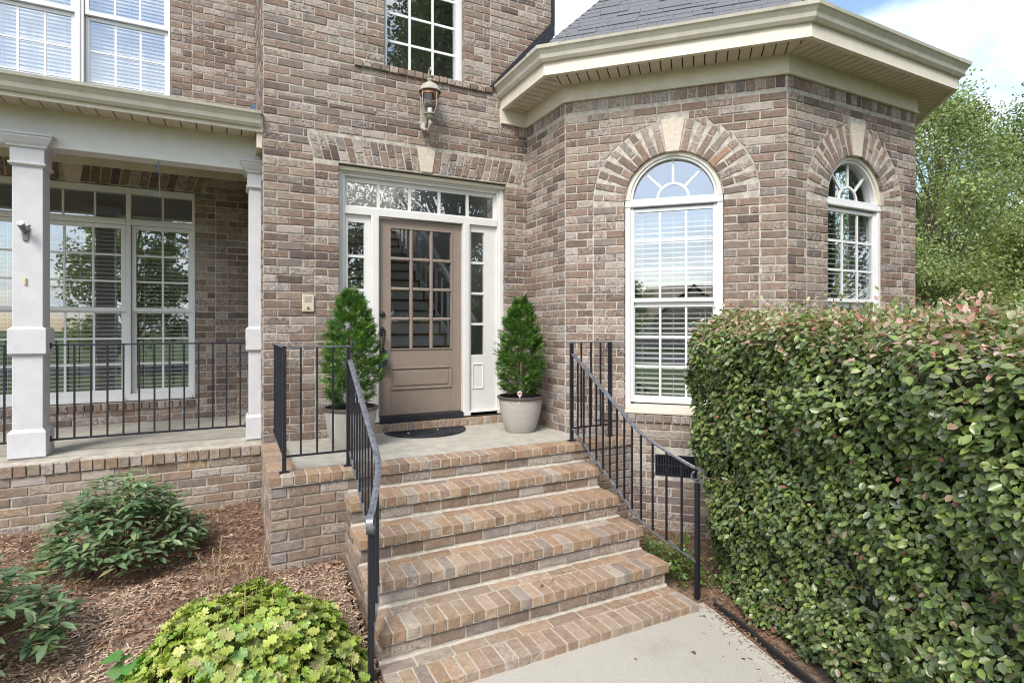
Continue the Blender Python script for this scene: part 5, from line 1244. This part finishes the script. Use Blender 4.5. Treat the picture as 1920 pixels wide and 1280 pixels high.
# small ferny shrub by the right foot post
fs_ = thing('ferny_shrub', 'small bright green ferny shrub in the mulch behind the right foot post', 'shrub', (3.38, 3.62, gz(3.38, 3.6)))
r = np.random.default_rng(8); P, AX, NR = [], [], []; sm = MB()
for i in range(64):
    a = r.uniform(0, 6.28); q = math.sqrt(r.random())*.34; b0 = Vector((3.40+q*.25*math.cos(a), 3.62+q*.25*math.sin(a), gz(3.4, 3.62)-.02)); tip = Vector((3.36+q*math.cos(a), 3.62+q*1.25*math.sin(a), gz(3.4, 3.6)+r.uniform(.06, .40)*(1-q)))
    sm.tube([tuple(b0), tuple(b0.lerp(tip, .6)+Vector((0, 0, .03))), tuple(tip)], [.003, .002, .0012], 4, False)
    d = (tip-b0).normalized()
    for j in range(20):
        p_ = b0.lerp(tip, .45+.58*j/20)+Vector(r.normal(0, .02, 3)); P.append(tuple(p_)); AX.append((r.normal(0, 1), r.normal(0, 1), r.normal(0, .5)+.1)); NR.append((r.normal(0, .5), r.normal(0, .5), 1))
n_ = len(P); ln = r.uniform(.022, .045, n_)
sm.build('stems', M['stem'], fs_); tag(instances('foliage', *OVAL, basis(np.array(AX), np.array(NR), ln, ln*.5), np.array(P), tints([((.10, .19, .04), 4), ((.14, .23, .05), 3), ((.07, .14, .035), 3), ((.2, .2, .06), 1)], n_, r), M['sleaf'], fs_), kind='stuff')
# bed edging along the walk
ed_ = thing('bed_edging', 'thin black plastic edging strip between walkway and hedge bed', 'edging', (3.1, 2.5, -1))
MB().sweep([(3.235, 3.02, -.955), (3.20, 2.8, -.952), (3.03, 2.1, -.95), (2.60, .3, -.95), (2.42, -.5, -.95)], [(-.012, -.08), (.012, -.08), (.012, .012), (0, .02), (-.012, .012)]).build('strip', M['edging'], ed_, True)

# mulch chips
CHIP = ([(-.5, -.5, 0), (.5, -.5, .0), (.5, .5, 0), (-.5, .5, 0), (-.42, -.3, .5), (.42, -.34, .5), (.4, .3, .5), (-.4, .36, .5)], [(4, 5, 6), (4, 6, 7), (0, 1, 5), (0, 5, 4), (1, 2, 6), (1, 6, 5), (2, 3, 7), (2, 7, 6), (3, 0, 4), (3, 4, 7)])
def mulch(name, n, xr, yr, pal, seed, lnr, ok):
    r = np.random.default_rng(seed); x = r.uniform(*xr, n); y = r.uniform(*yr, n); m_ = np.array([ok(a, b) for a, b in zip(x, y)]); x, y = x[m_], y[m_]; n = len(x)
    z = np.array([gz(a, b)+.012*nz2d(a*2, b*2)+.006*nz2d(a*7, b*7) for a, b in zip(x, y)])+r.uniform(.0, .022, n)
    an = r.uniform(0, 2*PI, n); ax = np.stack([np.cos(an), np.sin(an), r.normal(0, .28, n)], 1); nr = np.stack([r.normal(0, .3, n), r.normal(0, .3, n), np.ones(n)], 1)
    ln = r.uniform(*lnr, n); Ms = basis(ax, nr, ln, r.uniform(.003, .0095, n)); Ms[:, :, 2] *= (.006/ln)[:, None]*1.0
    return tag(instances(name, *CHIP, Ms, np.stack([x, y, z], 1), tints(pal, n, r, .3), M['chip'], None, False), kind='stuff')
def inbed(x, y):
    if x > SX0+.0 and y < 4.5: return False
    if x > .22 and y > 4.48: return False
    return y < PY-.01
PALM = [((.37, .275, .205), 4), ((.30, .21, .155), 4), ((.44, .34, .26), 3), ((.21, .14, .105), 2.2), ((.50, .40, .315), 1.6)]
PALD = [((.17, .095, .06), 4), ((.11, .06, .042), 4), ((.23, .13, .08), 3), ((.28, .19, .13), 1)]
mulch('mulch_chips', 34000, (-2.6, .80), (2.2, 5.97), PALM, 51, (.014, .046), lambda x, y: inbed(x, y) and (y < 4.4+.5*nz2d(x, y) or (x+y*3) % .5 < .12))
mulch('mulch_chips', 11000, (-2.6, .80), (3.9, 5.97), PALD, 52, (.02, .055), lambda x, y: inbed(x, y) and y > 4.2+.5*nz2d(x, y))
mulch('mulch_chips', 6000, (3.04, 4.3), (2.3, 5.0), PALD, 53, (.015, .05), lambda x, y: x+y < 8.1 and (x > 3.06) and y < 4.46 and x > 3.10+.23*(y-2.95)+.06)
r_ = np.random.default_rng(77); ns_ = 260; ys_ = r_.uniform(1.6, 3.05, ns_); xs_ = 3.16+.229*(ys_-2.95)-r_.exponential(.045, ns_)-.01
an_ = r_.uniform(0, 6.28, ns_); ln_ = r_.uniform(.008, .03, ns_); Ms_ = basis(np.stack([np.cos(an_), np.sin(an_), r_.normal(0, .1, ns_)], 1), np.tile([0, 0, 1.0], (ns_, 1)), ln_, r_.uniform(.002, .006, ns_)); Ms_[:, :, 2] *= (.004/ln_)[:, None]
tag(instances('stray_mulch', *CHIP, Ms_, np.stack([xs_, ys_, np.full(ns_, -.9525)], 1), tints(PALD, ns_, r_, .3), M['chip'], None, False), kind='stuff')
# fallen leaves on the steps and walk
FL = [(1.98, 3.42, -.718, 'brown', 'curled brown leaf lying on the second brick step from the bottom', (.13, .085, .05), .05), (2.08, 3.45, -.718, 'brown', 'small dark leaf beside the curled brown leaf on the brick step', (.10, .06, .05), .035), (2.55, 3.40, -.718, 'yellow', 'tiny yellow leaf on the brick step', (.5, .38, .05), .025),
      (2.62, 2.60, -.952, 'brown', 'brown twig-like leaf lying on the pale walkway', (.12, .07, .04), .045), (2.25, 2.72, -.952, 'tan', 'tan leaf scrap on the walkway near the bottom step', (.28, .18, .09), .03), (2.85, 2.42, -.952, 'brown', 'dark leaf lying on the walkway by the hedge edging', (.10, .06, .04), .04), (3.02, 2.90, -.952, 'green', 'olive leaf at the walkway corner by the bottom brick step', (.14, .13, .06), .035)]
for x, y, z, _, lab, c, ln_ in FL:
    o = bpy.data.objects.new('fallen_leaf', tmesh('fallen_leaf', ([(p[0], p[1], p[2]*2.2) for p in LANCE[0]], LANCE[1]), M['litter'])); a = random.uniform(0, 6.28)
    o.location = (x, y, z+.006); o.rotation_euler = (random.uniform(-.2, .2), random.uniform(-.2, .2), a); o.scale = (ln_, ln_*.55, ln_); o.color = (*c, 1); tag(link(o), lab, 'leaf', 'fallen leaves')

# ================================================================== TREES
def tree(name, label, x, y, h, rad, seed, pal, n_leaf, ls, low=.25, group='trees beyond the turret', droop=0, nclump=60, shape=1.0):
    r = np.random.default_rng(seed); z0 = -1.06; t = thing(name, label, 'tree', (x, y, z0), group)
    tk = MB(); top = np.array([x+r.normal(0, .2), y+r.normal(0, .2), z0+h*.93]); pts = [np.array([x, y, z0])+(top-np.array([x, y, z0]))*f+np.array([r.normal(0, .10), r.normal(0, .10), 0])*(f*(1-f)*4) for f in np.linspace(0, 1, 7)]
    tk.tube([tuple(p) for p in pts], [h*.020*(1-.88*f) for f in np.linspace(0, 1, 7)], 9)
    C = []
    for i in range(nclump):
        f = low+(1-low)*r.random()**.85; a = r.uniform(0, 2*PI); prof = math.sin(PI*min(1, (f-low)/(1-low)*.86+.14))**.7*shape if shape > 0 else (1-f)**.9+.05
        q = rad*prof*math.sqrt(r.uniform(.12, 1.0)); c = np.array([x+q*math.cos(a), y+q*math.sin(a), z0+h*f+r.normal(0, .15)])
        base = pts[min(6, max(1, int(f*6*.75)))]; tk.tube([tuple(base), tuple(base*.5+c*.5+np.array([0, 0, .15*q])), tuple(c)], [h*.0035, h*.002, h*.0007], 5, False); C.append(c)
    tk.build('trunk', M['bark'], t)
    C = np.array(C); k = r.integers(0, len(C), n_leaf); cs = rad*.17*r.uniform(.6, 1.35, len(C))
    off = r.normal(0, 1, (n_leaf, 3)); off /= np.linalg.norm(off, axis=1, keepdims=True); off *= (r.random((n_leaf, 1))**.45); P = C[k]+off*cs[k][:, None]*np.array([1.25, 1.25, .8])*1.35
    P[:, 2] = np.maximum(P[:, 2], z0+.1); tt = tints(pal, n_leaf, r)*(r.uniform(.72, 1.28, len(C))[k])[:, None]
    ax = r.normal(0, 1, (n_leaf, 3))+np.array([0, 0, -droop]); nr = r.normal(0, .7, (n_leaf, 3))+np.array([0, 0, .6]); ln = r.uniform(.7, 1.3, n_leaf)*ls
    tag(instances('crown', *SPADE, basis(ax, nr, ln, ln*.55), P, tt, M['tleaf'], t, False), kind='stuff')
    return t
GT = [((.20, .26, .11), 4), ((.25, .305, .135), 3), ((.14, .195, .08), 3), ((.31, .345, .17), 1.8)]
GD = [((.065, .110, .036), 4), ((.085, .135, .045), 3), ((.045, .08, .028), 3)]
GY = [((.23, .285, .10), 4), ((.28, .325, .13), 3), ((.17, .225, .08), 3)]
tree('feathery_tree', 'tall airy light green tree whose crown shows first beside the turret eave', 14.0, 6.8, 7.3, 2.7, 61, GT, 52000, .075, .12, nclump=150)
tree('dark_pine', 'dark green tree at the right edge standing behind the lighter trees', 21.5, 7.0, 9.0, 3.6, 62, GD, 40000, .10, .10, droop=.6, nclump=130)
tree('mid_green_tree', 'mid green spreading tree low against the turret wall', 17.5, 8.6, 5.6, 3.2, 63, GT, 40000, .09, .04, nclump=140)
tree('yellow_green_tree', 'yellow-green bushy tree just above the hedge at the right edge', 13.0, 4.4, 4.0, 2.1, 64, GY, 36000, .065, .03, nclump=120)
tree('bushy_tree', 'dense green bushy tree filling the gap between turret and hedge', 11.4, 6.0, 3.6, 1.8, 65, GT, 32000, .062, .03, nclump=110)
# what the windows mirror: trees, houses and lawn across the road
RB = 'trees across the front lawn'
tree('shade_tree', 'big dark shade tree behind the viewer, mirrored in the door transom', 8.2, -9.5, 15.5, 5.4, 71, GD, 60000, .20, .10, RB, nclump=260)
tree('maple_tree', 'round maple across the lawn mirrored in the porch windows', -4.5, -19, 8.5, 3.4, 72, GT, 16000, .20, .14, RB, nclump=90)
tree('oak_tree', 'broad oak across the lawn mirrored in the porch windows', 1.5, -24, 11.0, 4.6, 73, GD, 18000, .26, .14, RB, nclump=110)
tree('street_tree', 'small street tree mirrored low in the arched front window', -27, -19, 6.0, 2.6, 74, GT, 5000, .24, .2, RB, nclump=50)
tree('side_yard_tree', 'side yard tree mirrored in the far arched window', 17.5, -4.5, 8.5, 3.2, 75, GD, 26000, .16, .04, RB, nclump=140)
def neighbour(x, y, a, w_, d_, lab):
    t = thing('neighbour_house', lab, 'house', (x, y, -1), 'houses across the road'); F0 = frame((x, y, -1.05), a)
    MB(F0).box(-w_/2, w_/2, 0, d_, 0, 3.2).prism([(-w_/4, 3.2), (w_/4, 3.2), (0, 3.2+w_/5)], .0, .2).build('wall', M['nwall'], t)
    MB(F0).add([(-w_/2-.4, -.5, 3.1), (w_/2+.4, -.5, 3.1), (w_/2-2, d_/2, 6.3), (-w_/2+2, d_/2, 6.3), (-w_/2-.4, d_+.5, 3.1), (w_/2+.4, d_+.5, 3.1)], [(0, 1, 2, 3), (3, 2, 5, 4), (0, 3, 4), (1, 5, 2)]).add([(-w_/4-.4, -.4, 3.1), (0, -.4, 3.5+w_/5), (w_/4+.4, -.4, 3.1), (0, d_/2, 3.5+w_/5)], [(0, 1, 3), (1, 2, 3)]).build('roof', M['nroof'], t)
    for u in (-w_/3, w_/3, 0): MB(F0).box(u-.6, u+.6, -.05, .02, .9, 2.4).build('window', M['vinyl'], t)
neighbour(-30, -30, R(-45)+PI, 13, 9, 'tan neighbouring house with hipped roof mirrored in the arched front window')
neighbour(-46, -14, R(-60)+PI, 14, 9, 'second tan house further along the road, mirrored beside the first')
flush_bricks()
